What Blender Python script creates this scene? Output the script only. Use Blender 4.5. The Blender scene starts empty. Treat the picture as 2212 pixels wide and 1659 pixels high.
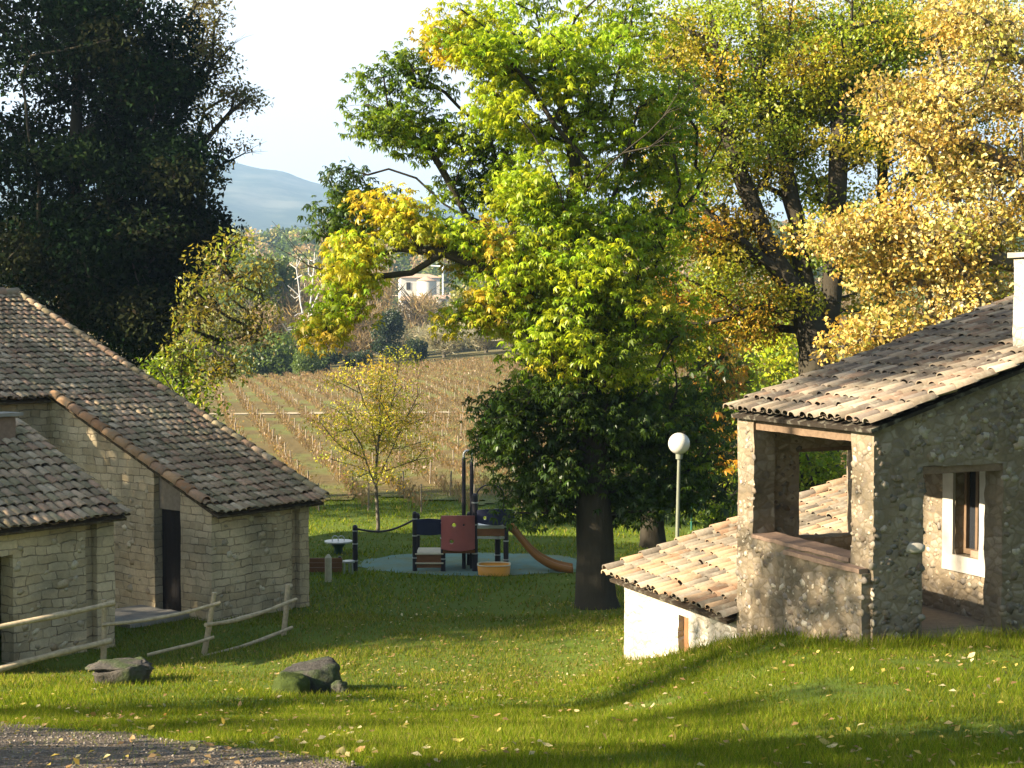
import bpy, math, random
import numpy as np
from mathutils import Vector, Matrix, noise as mnoise

scene = bpy.context.scene
COL = scene.collection
rng = np.random.default_rng(7)
random.seed(7)

# ------------------------------------------------------------------ camera
F, CX, CY = 3200.0, 1106.0, 829.5           # focal length and centre in units of a 2212-pixel wide picture
PITCH = math.atan(129.5 / F)
cam_d = bpy.data.cameras.new("camera")
cam_d.sensor_width = 36.0
cam_d.lens = 36.0 * F / 2212.0
cam_d.clip_start = 0.1
cam_d.clip_end = 30000.0
cam = bpy.data.objects.new("camera", cam_d)
COL.objects.link(cam)
cam.location = (0, 0, 0)
cam.rotation_euler = (math.pi / 2 - PITCH, 0, 0)
scene.camera = cam

# ------------------------------------------------------------------ light
SUN_AZ, SUN_EL = math.radians(21.0), math.radians(23.5)
S = Vector((-math.cos(SUN_AZ) * math.cos(SUN_EL), -math.sin(SUN_AZ) * math.cos(SUN_EL), math.sin(SUN_EL)))
world = bpy.data.worlds.new("World")
scene.world = world
world.use_nodes = True
wt = world.node_tree
wt.nodes.clear()
w_out = wt.nodes.new("ShaderNodeOutputWorld")
w_bg = wt.nodes.new("ShaderNodeBackground")
w_sky = wt.nodes.new("ShaderNodeTexSky")
w_sky.sky_type = 'NISHITA'
w_sky.sun_disc = False
w_sky.sun_elevation = SUN_EL
w_sky.sun_rotation = math.atan2(S.x, S.y) % (2 * math.pi)
w_sky.air_density = 1.0
w_sky.dust_density = 1.6
w_sky.ozone_density = 1.0
w_bg.inputs["Strength"].default_value = 0.05
# added bank of bright thin cloud ahead, whitens only the sky in view
w_tc = wt.nodes.new("ShaderNodeTexCoord")
w_dot = wt.nodes.new("ShaderNodeVectorMath"); w_dot.operation = 'DOT_PRODUCT'
w_dot.inputs[1].default_value = Vector((-0.10, 1.0, 0.18)).normalized()
w_ns = wt.nodes.new("ShaderNodeTexNoise"); w_ns.inputs["Scale"].default_value = 3.0; w_ns.inputs["Detail"].default_value = 5
w_add = wt.nodes.new("ShaderNodeMath"); w_add.operation = 'MULTIPLY_ADD'; w_add.inputs[1].default_value = 0.10
w_map = wt.nodes.new("ShaderNodeMapRange"); w_map.interpolation_type = 'SMOOTHSTEP'
w_map.inputs["From Min"].default_value = 0.90; w_map.inputs["From Max"].default_value = 0.985
w_mix = wt.nodes.new("ShaderNodeMix"); w_mix.data_type = 'RGBA'
w_mix.inputs[7].default_value = (4.9, 5.0, 5.15, 1)
wt.links.new(w_tc.outputs["Generated"], w_dot.inputs[0]); wt.links.new(w_tc.outputs["Generated"], w_ns.inputs["Vector"])
wt.links.new(w_ns.outputs[0], w_add.inputs[0]); wt.links.new(w_dot.outputs["Value"], w_add.inputs[2])
wt.links.new(w_add.outputs[0], w_map.inputs["Value"]); wt.links.new(w_map.outputs[0], w_mix.inputs[0])
wt.links.new(w_sky.outputs[0], w_mix.inputs[6]); wt.links.new(w_mix.outputs[2], w_bg.inputs[0])
wt.links.new(w_bg.outputs[0], w_out.inputs[0])

sun_d = bpy.data.lights.new("sun", 'SUN')
sun_d.energy = 5.0
sun_d.angle = math.radians(0.5)
sun_d.color = (1.0, 0.86, 0.66)
sun = bpy.data.objects.new("sun", sun_d)
COL.objects.link(sun)
sun.rotation_euler = S.to_track_quat('Z', 'Y').to_euler()
sun.location = (-30, -15, 30)

scene.view_settings.view_transform = 'Standard'
scene.view_settings.look = 'None'
scene.view_settings.exposure = 2.4
scene.view_settings.gamma = 1.0
scene.render.engine = 'CYCLES'
scene.cycles.max_bounces = 6
scene.cycles.diffuse_bounces = 3
scene.cycles.glossy_bounces = 2
scene.cycles.transmission_bounces = 4
scene.cycles.volume_bounces = 0
scene.cycles.use_denoising = True

# ------------------------------------------------------------------ helpers
def P(px, py, Y):
    """A point of the place: the direction of a picture position, taken out to the depth Y."""
    a, b = (px - CX) / F, (CY - py) / F
    d = np.array([a, math.cos(PITCH) + b * math.sin(PITCH), -math.sin(PITCH) + b * math.cos(PITCH)])
    return d * (Y / d[1])

def tag(o, label=None, cat=None, group=None, kind=None):
    if label: o["label"] = label
    if cat: o["category"] = cat
    if group: o["group"] = group
    if kind: o["kind"] = kind
    return o

def empty(name, loc, label, cat, group=None):
    o = bpy.data.objects.new(name, None)
    COL.objects.link(o)
    o.location = loc
    o.empty_display_size = 0.3
    return tag(o, label, cat, group)

def vnoise(x, y, seed=0):
    """value noise, vectorised"""
    x = np.asarray(x, float); y = np.asarray(y, float)
    xi, yi = np.floor(x), np.floor(y)
    fx, fy = x - xi, y - yi
    fx = fx * fx * (3 - 2 * fx); fy = fy * fy * (3 - 2 * fy)
    def h(i, j):
        v = np.sin(i * 127.1 + j * 311.7 + seed * 74.7) * 43758.5453
        return v - np.floor(v)
    return (h(xi, yi) * (1 - fx) + h(xi + 1, yi) * fx) * (1 - fy) + (h(xi, yi + 1) * (1 - fx) + h(xi + 1, yi + 1) * fx) * fy

def fbm(x, y, seed=0, octs=4):
    t, a, s = 0, 0.5, 1.0
    for k in range(octs):
        t = t + a * (vnoise(np.asarray(x) * s, np.asarray(y) * s, seed + k) - 0.5)
        a *= 0.5; s *= 2.03
    return t

def sstep(e0, e1, x):
    t = np.clip((np.asarray(x, float) - e0) / (e1 - e0), 0, 1)
    return t * t * (3 - 2 * t)

def height(X, Y):
    X = np.asarray(X, float); Y = np.asarray(Y, float)
    zl = np.interp(Y, [-60, -10, 0, 11, 15, 18.5, 22, 25, 30, 39, 50], [-1.0, -1.2, -1.7, -3.3, -4.1, -4.9, -5.5, -5.92, -6.08, -6.5, -6.6])
    zr = np.interp(Y, [-60, -10, 0, 11, 18.4, 20, 22, 26, 32, 40, 50], [-1.0, -1.2, -1.7, -3.3, -4.05, -4.2, -4.6, -5.6, -6.15, -6.5, -6.6])
    s = sstep(0.4, 4.2, X)
    z = zl * (1 - s) + zr * s
    z = z + 0.12 * fbm(X * 0.35, Y * 0.35, 3) * sstep(4, 9, np.hypot(X, Y)) * (1 - sstep(45, 60, Y))
    hill = 48 * sstep(205, 820, Y) ** 1.35 + 2.4 * sstep(95, 176, Y) * sstep(-34, 4, X) + 5 * sstep(200, 420, Y) * np.clip(fbm(X / 150 + 3, Y / 150, 11) + .25, 0, 1)
    z = z + hill - 55 * sstep(830, 1300, Y)
    return z

def hz(x, y):
    return float(height(x, y))

class MB:
    """collects shapes and links them as ONE mesh object"""
    def __init__(self):
        self.v, self.f, self.m, self.c, self.n = [], [], [], [], 0
    def add(self, V, Fc, mi=0, tint=(1, 1, 1)):
        V = np.asarray(V, float).reshape(-1, 3)
        Fc = np.asarray(Fc, int)
        self.v.append(V)
        self.f.append(Fc + self.n)
        self.m.append(np.full(len(Fc), mi, int))
        t = np.asarray(tint, float)
        self.c.append(np.broadcast_to(t, (len(V), 3)) if t.ndim == 1 else t)
        self.n += len(V)
    def hexa(self, c, cell=0, mi=0, tint=(1, 1, 1)):
        """c: 8 corners (bottom 4 ccw, top 4 ccw)"""
        c = np.asarray(c, float)
        for q in ((3, 2, 1, 0), (4, 5, 6, 7), (0, 1, 5, 4), (1, 2, 6, 5), (2, 3, 7, 6), (3, 0, 4, 7)):
            self.quad(c[list(q)], cell, mi, tint)
    def quad(self, q, cell=0, mi=0, tint=(1, 1, 1)):
        q = np.asarray(q, float)
        nu = nv = 1
        if cell:
            nu = max(1, int(round(max(np.linalg.norm(q[1] - q[0]), np.linalg.norm(q[2] - q[3])) / cell)))
            nv = max(1, int(round(max(np.linalg.norm(q[3] - q[0]), np.linalg.norm(q[2] - q[1])) / cell)))
        a = np.linspace(0, 1, nu + 1)[None, :, None]; b = np.linspace(0, 1, nv + 1)[:, None, None]
        V = (q[0] * (1 - a) + q[1] * a) * (1 - b) + (q[3] * (1 - a) + q[2] * a) * b
        idx = np.arange((nu + 1) * (nv + 1)).reshape(nv + 1, nu + 1)
        Fc = np.stack([idx[:-1, :-1], idx[:-1, 1:], idx[1:, 1:], idx[1:, :-1]], -1).reshape(-1, 4)
        self.add(V, Fc, mi, tint)
    def box(self, x0, x1, y0, y1, z0, z1, M=None, cell=0, mi=0, tint=(1, 1, 1)):
        c = np.array([[x0, y0, z0], [x1, y0, z0], [x1, y1, z0], [x0, y1, z0], [x0, y0, z1], [x1, y0, z1], [x1, y1, z1], [x0, y1, z1]], float)
        if M is not None: c = np.array([M(*p) for p in c])
        self.hexa(c, cell, mi, tint)
    def tube(self, pts, rad, sides=8, mi=0, tint=(1, 1, 1), cap=True):
        pts = np.asarray(pts, float)
        n = len(pts)
        rad = np.broadcast_to(np.asarray(rad, float), (n,))
        T = np.gradient(pts, axis=0)
        T /= np.linalg.norm(T, axis=1)[:, None] + 1e-9
        ref = np.array([0, 0, 1.0]) if abs(T[0][2]) < 0.9 else np.array([1.0, 0, 0])
        u = np.cross(T[0], ref); u /= np.linalg.norm(u)
        ang = np.linspace(0, 2 * np.pi, sides, endpoint=False)
        rings = []
        for i in range(n):
            u = u - T[i] * (u @ T[i]); u /= np.linalg.norm(u) + 1e-9
            w = np.cross(T[i], u)
            rings.append(pts[i] + rad[i] * (np.cos(ang)[:, None] * u + np.sin(ang)[:, None] * w))
        V = np.concatenate(rings)
        i = np.arange(n - 1)[:, None] * sides; j = np.arange(sides)[None, :]; k = (j + 1) % sides
        Fc = np.stack([i + j, i + k, i + sides + k, i + sides + j], -1).reshape(-1, 4)
        self.add(V, Fc, mi, tint)
        if cap:
            for r, rev in ((0, True), (n - 1, False)):
                ctr = pts[r]
                W = np.vstack([rings[r], ctr])
                a = np.arange(sides)
                t = np.stack([a, (a + 1) % sides, np.full(sides, sides)], -1)
                self.add(W, t[:, ::-1] if rev else t, mi, tint)
    def blob(self, c, r, M=None, sub=1, mi=0, tint=(1, 1, 1), rough=0.0, seed=0):
        V, Fc = ICO[sub]
        W = V.copy()
        if rough:
            k = np.array([1 + rough * mnoise.noise(Vector(p) * 1.6 + Vector((seed * 3.1, seed * 1.7, 0))) for p in V])
            W = W * k[:, None]
        W = W * np.asarray(r, float)
        if M is not None: W = W @ np.asarray(M).T
        self.add(W + np.asarray(c, float), Fc, mi, tint)
    def roughen(self, amp, freq):
        for a in self.v:
            for k in range(len(a)):
                p = Vector(a[k])
                a[k] += np.array(mnoise.noise_vector(p * freq)) * amp
    def build(self, name, mats, parent=None, smooth=False, bevel=0):
        me = bpy.data.meshes.new(name)
        V = np.concatenate(self.v)
        me.vertices.add(len(V)); me.vertices.foreach_set("co", V.ravel())
        sizes = np.concatenate([np.full(len(f), f.shape[1]) for f in self.f])
        loops = np.concatenate([f.ravel() for f in self.f])
        me.loops.add(len(loops)); me.loops.foreach_set("vertex_index", loops)
        me.polygons.add(len(sizes))
        st = np.zeros(len(sizes), int); st[1:] = np.cumsum(sizes)[:-1]
        me.polygons.foreach_set("loop_start", st)
        me.polygons.foreach_set("material_index", np.concatenate(self.m))
        if smooth: me.polygons.foreach_set("use_smooth", np.ones(len(sizes), bool))
        me.update(calc_edges=True)
        at = me.attributes.new("tint", 'FLOAT_COLOR', 'POINT')
        cc = np.ones((len(V), 4)); cc[:, :3] = np.concatenate(self.c)
        at.data.foreach_set("color", cc.ravel())
        if not isinstance(mats, (list, tuple)): mats = [mats]
        for m in mats: me.materials.append(m)
        o = bpy.data.objects.new(name, me)
        COL.objects.link(o)
        if parent is not None:
            o.parent = parent
            o.matrix_parent_inverse = Matrix.Translation(-Vector(parent.location))
        if bevel:
            b = o.modifiers.new("bevel", 'BEVEL'); b.width = bevel; b.segments = 2; b.limit_method = 'ANGLE'
        return o

def _ico(sub):
    import bmesh
    bm = bmesh.new(); bmesh.ops.create_icosphere(bm, subdivisions=sub, radius=1.0)
    bm.verts.ensure_lookup_table()
    V = np.array([v.co[:] for v in bm.verts]); Fc = np.array([[v.index for v in f.verts] for f in bm.faces])
    bm.free(); return V, Fc
ICO = {k: _ico(k) for k in (1, 2, 3, 4)}

def dup(o, parent=None):
    c = o.copy(); COL.objects.link(c)
    if parent is not None: c.parent = parent
    for ch in list(o.children): dup(ch, c)
    return c

# ------------------------------------------------------------------ materials
class NT:
    def __init__(self, name):
        self.m = bpy.data.materials.new(name); self.m.use_nodes = True
        self.t = self.m.node_tree; self.t.nodes.clear()
        self.out = self.t.nodes.new("ShaderNodeOutputMaterial")
    def n(self, typ, **kw):
        o = self.t.nodes.new(typ)
        for k, v in kw.items():
            if k.startswith("i_"):
                o.inputs[k[2:].replace("_", " ")].default_value = v
            else: setattr(o, k, v)
        return o
    def l(self, a, b): self.t.links.new(a, b)
    def coord(self, scale=(1, 1, 1)):
        g = self.n("ShaderNodeNewGeometry"); mp = self.n("ShaderNodeMapping")
        mp.inputs["Scale"].default_value = scale
        self.l(g.outputs["Position"], mp.inputs["Vector"]); return mp.outputs[0]
    def noise(self, vec, scale, detail=4, rough=0.55):
        o = self.n("ShaderNodeTexNoise"); o.inputs["Scale"].default_value = scale
        o.inputs["Detail"].default_value = detail; o.inputs["Roughness"].default_value = rough
        self.l(vec, o.inputs["Vector"]); return o
    def ramp(self, fac, stops):
        r = self.n("ShaderNodeValToRGB"); e = r.color_ramp.elements
        while len(e) < len(stops): e.new(0.5)
        for k, (p, c) in enumerate(stops):
            e[k].position = p; e[k].color = (*c, 1) if len(c) == 3 else c
        self.l(fac, r.inputs[0]); return r.outputs[0]
    def mix(self, fac, a, b, mode='MIX'):
        o = self.n("ShaderNodeMix", data_type='RGBA', blend_type=mode)
        for s, val in ((0, fac), (6, a), (7, b)):
            if hasattr(val, "is_output") or isinstance(val, bpy.types.NodeSocket): self.l(val, o.inputs[s])
            elif isinstance(val, (int, float)): o.inputs[s].default_value = val
            else: o.inputs[s].default_value = (*val, 1)
        return o.outputs[2]
    def math(self, op, a, b=0.0):
        o = self.n("ShaderNodeMath", operation=op)
        for k, val in ((0, a), (1, b)):
            if isinstance(val, bpy.types.NodeSocket): self.l(val, o.inputs[k])
            else: o.inputs[k].default_value = val
        return o.outputs[0]
    def tint(self):
        return self.n("ShaderNodeAttribute", attribute_name="tint").outputs["Color"]
    def bsdf(self, col, rough=0.9, spec=0.2, bump=None, bstr=0.5, bdist=0.02, metal=0.0):
        b = self.n("ShaderNodeBsdfPrincipled")
        if isinstance(col, bpy.types.NodeSocket): self.l(col, b.inputs["Base Color"])
        else: b.inputs["Base Color"].default_value = (*col, 1)
        b.inputs["Roughness"].default_value = rough
        b.inputs["Specular IOR Level"].default_value = spec
        b.inputs["Metallic"].default_value = metal
        if bump is not None:
            bp = self.n("ShaderNodeBump"); bp.inputs["Strength"].default_value = bstr; bp.inputs["Distance"].default_value = bdist
            self.l(bump, bp.inputs["Height"]); self.l(bp.outputs[0], b.inputs["Normal"])
        self.l(b.outputs[0], self.out.inputs[0]); return self.m

def mat_plain(name, col, rough=0.6, spec=0.3, var=0.25, scale=6.0, metal=0.0):
    k = NT(name); v = k.coord()
    n = k.noise(v, scale)
    c = k.mix(n.outputs[0], tuple(x * (1 - var) for x in col), tuple(min(1, x * (1 + var)) for x in col))
    return k.bsdf(c, rough, spec, n.outputs[0], 0.2, 0.01, metal)

def mat_leaf(name, trans=0.54, spec=0.10, warm=(1.15, 1.1, 0.6)):
    k = NT(name); t = k.tint()
    d = k.n("ShaderNodeBsdfDiffuse"); tr = k.n("ShaderNodeBsdfTranslucent"); g = k.n("ShaderNodeBsdfGlossy")
    g.inputs["Roughness"].default_value = 0.45
    k.l(t, d.inputs[0])
    k.l(k.mix(1.0, t, warm, 'MULTIPLY'), tr.inputs[0])
    m1 = k.n("ShaderNodeMixShader"); m1.inputs[0].default_value = trans
    k.l(d.outputs[0], m1.inputs[1]); k.l(tr.outputs[0], m1.inputs[2])
    m2 = k.n("ShaderNodeMixShader"); m2.inputs[0].default_value = spec * 0.25
    k.l(m1.outputs[0], m2.inputs[1]); k.l(g.outputs[0], m2.inputs[2])
    k.l(m2.outputs[0], k.out.inputs[0]); return k.m

def mat_bark(name, a, b, sc=6):
    k = NT(name); v = k.coord((1, 1, 0.25))
    n = k.noise(v, sc, 6, 0.7); n2 = k.noise(k.coord(), 1.3, 3)
    c = k.mix(n.outputs[0], a, b)
    c = k.mix(k.math('MULTIPLY', n2.outputs[0], 0.35), c, (0.10, 0.10, 0.06))
    return k.bsdf(c, 0.95, 0.1, n.outputs[0], 0.9, 0.05)

def mat_stonewall(name, scale, stretch, cols, mortar, edge=0.06, bump=0.035, dirt=0.4):
    k = NT(name); v = k.coord(stretch)
    wob = k.noise(v, 3.0, 2)
    vv = k.n("ShaderNodeVectorMath", operation='MULTIPLY_ADD')
    k.l(wob.outputs["Color"], vv.inputs[0]); vv.inputs[1].default_value = (0.12, 0.12, 0.12); k.l(v, vv.inputs[2])
    ve = k.n("ShaderNodeTexVoronoi", feature='DISTANCE_TO_EDGE'); ve.inputs["Scale"].default_value = scale
    vc = k.n("ShaderNodeTexVoronoi", feature='F1'); vc.inputs["Scale"].default_value = scale
    k.l(vv.outputs[0], ve.inputs["Vector"]); k.l(vv.outputs[0], vc.inputs["Vector"])
    sep = k.n("ShaderNodeSeparateColor"); k.l(vc.outputs["Color"], sep.inputs[0])
    st = k.ramp(sep.outputs[0], [(i / (len(cols) - 1), c) for i, c in enumerate(cols)])
    fine = k.noise(k.coord(), 22, 5, 0.7); big = k.noise(k.coord(), 0.9, 4)
    st = k.mix(0.45, st, k.mix(fine.outputs[0], (0.25, 0.25, 0.25), (1.5, 1.45, 1.4)), 'MULTIPLY')
    fac = k.ramp(ve.outputs["Distance"], [(0.0, (0, 0, 0)), (edge, (1, 1, 1))])
    mo = k.mix(fine.outputs[0], tuple(x * .7 for x in mortar), tuple(x * 1.25 for x in mortar))
    c = k.mix(fac, mo, st)
    dk = k.ramp(big.outputs[0], [(0.35, (1 - dirt,) * 3), (0.62, (1, 1, 1))])
    c = k.mix(1.0, c, dk, 'MULTIPLY')
    h = k.math('ADD', k.ramp(ve.outputs["Distance"], [(0, (0, 0, 0)), (edge * 3, (1, 1, 1))]), k.math('MULTIPLY', fine.outputs[0], 0.5))
    return k.bsdf(c, 0.95, 0.1, h, 0.9, bump)

def mat_tinted(name, rough=0.9, nscale=25, lich=(0.42, 0.40, 0.33), lfac=0.5, bumpd=0.01):
    k = NT(name); t = k.tint(); v = k.coord()
    n = k.noise(v, nscale, 5, 0.7); n2 = k.noise(v, nscale * 0.32, 4, 0.6)
    c = k.mix(0.6, t, k.mix(n.outputs[0], (0.35, 0.35, 0.35), (1.6, 1.6, 1.6)), 'MULTIPLY')
    lf = k.ramp(n2.outputs[0], [(0.52, (0, 0, 0)), (0.66, (lfac,) * 3)])
    c = k.mix(lf, c, lich)
    return k.bsdf(c, rough, 0.1, n.outputs[0], 0.6, bumpd)

M = {}
M['leaf'] = mat_leaf("leaf")
M['leaf_dark'] = mat_leaf("evergreen_leaf", 0.18, 0.0, (1.1, 1.1, 0.7))
M['leaf_gold'] = mat_leaf("golden_leaf", 0.40, 0.1, (1.1, 0.95, 0.5))
M['blade'] = mat_leaf("grass_blade", 0.45, 0.0, (1.1, 1.15, 0.5))
M['bark'] = mat_bark("dark_bark", (0.012, 0.009, 0.007), (0.055, 0.043, 0.032))
M['bark_grey'] = mat_bark("grey_bark", (0.05, 0.042, 0.03), (0.22, 0.19, 0.145))
M['bark_white'] = mat_bark("white_bark", (0.35, 0.33, 0.30), (0.75, 0.72, 0.68))
M['tile'] = mat_tinted("clay_tile", 0.95, 24, (0.24, 0.225, 0.17), 0.5, 0.012)
M['tile_moss'] = mat_tinted("mossy_clay_tile", 0.95, 24, (0.20, 0.18, 0.10), 0.6, 0.012)
M['stone'] = mat_tinted("pebble", 0.85, 30, (0.30, 0.28, 0.22), 0.3, 0.006)
M['rubble'] = mat_stonewall("rubble_masonry", 6.5, (1, 1, 1.35), [(0.16, 0.13, 0.09), (0.26, 0.215, 0.15), (0.20, 0.155, 0.10), (0.30, 0.255, 0.19), (0.17, 0.14, 0.105)], (0.19, 0.15, 0.095), 0.14, 0.016, 0.45)
M['coursed'] = mat_stonewall("coursed_limestone", 3.4, (1, 1, 2.0), [(0.37, 0.32, 0.22), (0.48, 0.43, 0.32), (0.40, 0.33, 0.22), (0.52, 0.48, 0.39), (0.33, 0.30, 0.25)], (0.24, 0.20, 0.14), 0.055, 0.012, 0.4)
def mat_blocks(name, dirxy):
    k = NT(name)
    g = k.n("ShaderNodeNewGeometry"); s = k.n("ShaderNodeSeparateXYZ"); k.l(g.outputs["Position"], s.inputs[0])
    wob = k.noise(k.coord(), 1.6, 3); wob2 = k.noise(k.coord(), 7, 3)
    h = k.math('ADD', k.math('MULTIPLY', s.outputs[0], dirxy[0]), k.math('MULTIPLY', s.outputs[1], dirxy[1]))
    h = k.math('ADD', h, k.math('MULTIPLY', wob.outputs[0], 0.35))
    z = k.math('ADD', s.outputs[2], k.math('MULTIPLY', wob.outputs[0], 0.16))
    z = k.math('ADD', z, k.math('MULTIPLY', wob2.outputs[0], 0.05))
    c3 = k.n("ShaderNodeCombineXYZ"); k.l(h, c3.inputs[0]); k.l(z, c3.inputs[1])
    b = k.n("ShaderNodeTexBrick"); k.l(c3.outputs[0], b.inputs["Vector"])
    b.offset = 0.43; b.squash = 0.7; b.squash_frequency = 3
    b.inputs["Scale"].default_value = 1.0; b.inputs["Brick Width"].default_value = 0.40; b.inputs["Row Height"].default_value = 0.165
    b.inputs["Mortar Size"].default_value = 0.014; b.inputs["Mortar Smooth"].default_value = 0.6; b.inputs["Bias"].default_value = 0.0
    b.inputs["Color1"].default_value = (0.42, 0.335, 0.205, 1); b.inputs["Color2"].default_value = (0.62, 0.525, 0.365, 1); b.inputs["Mortar"].default_value = (0.24, 0.20, 0.14, 1)
    fine = k.noise(k.coord(), 16, 6, 0.75); big = k.noise(k.coord(), 0.8, 4); mid = k.noise(k.coord(), 3.1, 4)
    c = k.mix(k.ramp(mid.outputs[0], [(0.42, (0, 0, 0)), (0.62, (0.75,) * 3)]), b.outputs[0], (0.52, 0.44, 0.295))
    c = k.mix(0.55, c, k.mix(fine.outputs[0], (0.3, 0.3, 0.3), (1.65, 1.6, 1.5)), 'MULTIPLY')
    c = k.mix(1.0, c, k.ramp(big.outputs[0], [(0.34, (0.55, 0.56, 0.56)), (0.6, (1.05, 1, 0.95))]), 'MULTIPLY')
    hh = k.math('ADD', k.math('MULTIPLY', b.outputs["Fac"], -0.7), fine.outputs[0])
    return k.bsdf(c, 0.95, 0.1, hh, 0.8, 0.02)
M['coursed'] = mat_blocks("coursed_limestone_blocks", (.62 - .785, .785 + .62))
M['plasterstone'] = mat_stonewall("limewashed_masonry", 5.0, (1, 1, 1.3), [(0.46, 0.42, 0.34), (0.60, 0.56, 0.48), (0.52, 0.46, 0.37)], (0.42, 0.36, 0.27), 0.09, 0.03, 0.3)
M['white'] = mat_plain("white_plaster", (0.37, 0.34, 0.285), 0.9, 0.1, 0.22, 7)
M['brickcap'] = mat_plain("terracotta_cap", (0.22, 0.15, 0.105), 0.9, 0.1, 0.4, 14)
M['beam'] = mat_plain("old_timber", (0.14, 0.095, 0.06), 0.9, 0.1, 0.5, 18)
M['darkwood'] = mat_plain("dark_door_wood", (0.018, 0.016, 0.015), 0.8, 0.1, 0.4, 18)
M['greywood'] = mat_plain("weathered_panel", (0.22, 0.18, 0.13), 0.9, 0.1, 0.35, 12)
M['shutter'] = mat_plain("brown_shutter", (0.20, 0.10, 0.045), 0.7, 0.2, 0.3, 12)
M['windowwood'] = mat_plain("window_wood", (0.13, 0.085, 0.05), 0.7, 0.2, 0.3, 12)
M['rail'] = mat_plain("pale_chestnut_pole", (0.40, 0.32, 0.205), 0.9, 0.1, 0.6, 14)
M['paving'] = mat_plain("flagstone", (0.26, 0.24, 0.20), 0.9, 0.1, 0.35, 5)
M['post'] = mat_plain("charcoal_post", (0.022, 0.018, 0.024), 0.5, 0.4, 0.3)
M['navy'] = mat_plain("navy_panel", (0.012, 0.016, 0.045), 0.5, 0.4, 0.25)
M['pink'] = mat_plain("dusty_red_panel", (0.34, 0.10, 0.085), 0.45, 0.4, 0.2, 4)
M['deck'] = mat_plain("playground_deck", (0.18, 0.16, 0.14), 0.7, 0.3)
M['slide'] = mat_plain("orange_plastic", (0.27, 0.115, 0.025), 0.45, 0.4, 0.15)
M['yellow'] = mat_plain("amber_plastic", (0.62, 0.27, 0.03), 0.45, 0.4, 0.12)
M['brownpanel'] = mat_plain("brown_panel", (0.20, 0.085, 0.035), 0.6, 0.3, 0.25)
M['steel'] = mat_plain("galvanised_steel", (0.42, 0.43, 0.42), 0.4, 0.5, 0.15, 8, 0.6)
M['palewood'] = mat_plain("pale_wood", (0.55, 0.48, 0.33), 0.85, 0.15, 0.25, 10)
M['greentoy'] = mat_plain("dark_green_plastic", (0.015, 0.05, 0.035), 0.5, 0.4)
M['greenpost'] = mat_plain("green_fence_paint", (0.02, 0.12, 0.085), 0.5, 0.4)
M['lamppost'] = mat_plain("lamp_post_paint", (0.16, 0.17, 0.12), 0.5, 0.3)
M['globe'] = mat_plain("opal_globe", (0.52, 0.50, 0.43), 0.25, 0.5, 0.04, 3)
M['housewall'] = mat_plain("pale_render", (0.55, 0.52, 0.46), 0.9, 0.1, 0.15, 0.4)
M['houseroof'] = mat_plain("tan_roof", (0.42, 0.29, 0.20), 0.9, 0.1, 0.3, 0.8)
M['dark'] = mat_plain("dark_opening", (0.02, 0.02, 0.022), 0.6, 0.3)
M['mast'] = mat_plain("white_mast", (0.8, 0.8, 0.8), 0.5, 0.3, 0.05)
def _glass():
    k = NT("window_glass"); return k.bsdf((0.02, 0.022, 0.025), 0.08, 0.6)
M['glass'] = _glass()
def _rock(name, a, b, moss):
    k = NT(name); v = k.coord()
    n = k.noise(v, 7, 7, 0.7); n2 = k.noise(v, 2.2, 4)
    c = k.mix(n.outputs[0], a, b)
    g = k.n("ShaderNodeNewGeometry"); s = k.n("ShaderNodeSeparateXYZ"); k.l(g.outputs["Normal"], s.inputs[0])
    f = k.ramp(n2.outputs[0], [(0.45, (0, 0, 0)), (0.6, (moss,) * 3)])
    c = k.mix(f, c, (0.045, 0.07, 0.018))
    return k.bsdf(c, 0.95, 0.1, n.outputs[0], 1.0, 0.06)
M['rock'] = _rock("grey_rock", (0.025, 0.022, 0.018), (0.14, 0.125, 0.105), 0.7)
M['rocktop'] = _rock("pale_rock", (0.018, 0.016, 0.013), (0.10, 0.092, 0.08), 0.7)
M['moss'] = _rock("moss", (0.025, 0.038, 0.009), (0.07, 0.09, 0.02), 0.2)

def _ground():
    k = NT("lawn_soil"); v = k.coord()
    n = k.noise(v, 0.7, 5); n2 = k.noise(v, 6, 5, 0.7); n3 = k.noise(v, 0.02, 5)
    lawn = k.mix(n.outputs[0], (0.05, 0.085, 0.012), (0.13, 0.17, 0.025))
    lawn = k.mix(k.ramp(n2.outputs[0], [(0.5, (0, 0, 0)), (0.75, (0.55,) * 3)]), lawn, (0.15, 0.115, 0.05))
    far = k.mix(n3.outputs[0], (0.05, 0.07, 0.02), (0.20, 0.15, 0.075))
    g = k.n("ShaderNodeNewGeometry"); s = k.n("ShaderNodeSeparateXYZ"); k.l(g.outputs["Position"], s.inputs[0])
    f = k.ramp(k.math('MULTIPLY', s.outputs[1], 0.005), [(0.85, (0, 0, 0)), (1.0, (1, 1, 1))])
    return k.bsdf(k.mix(f, lawn, far), 1.0, 0.05, n2.outputs[0], 0.5, 0.04)
M['ground'] = _ground()
def _gravel():
    k = NT("gravel"); v = k.coord()
    vo = k.n("ShaderNodeTexVoronoi"); vo.inputs["Scale"].default_value = 38; k.l(v, vo.inputs["Vector"])
    sep = k.n("ShaderNodeSeparateColor"); k.l(vo.outputs["Color"], sep.inputs[0])
    n = k.noise(v, 2.0, 5)
    c = k.ramp(sep.outputs[0], [(0, (0.06, 0.05, 0.038)), (0.6, (0.125, 0.10, 0.078)), (1, (0.26, 0.23, 0.19))])
    c = k.mix(k.math('MULTIPLY', n.outputs[0], 0.8), c, (0.10, 0.072, 0.045))
    return k.bsdf(c, 0.95, 0.1, vo.outputs["Distance"], 0.8, 0.02)
M['gravel'] = _gravel()
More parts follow.
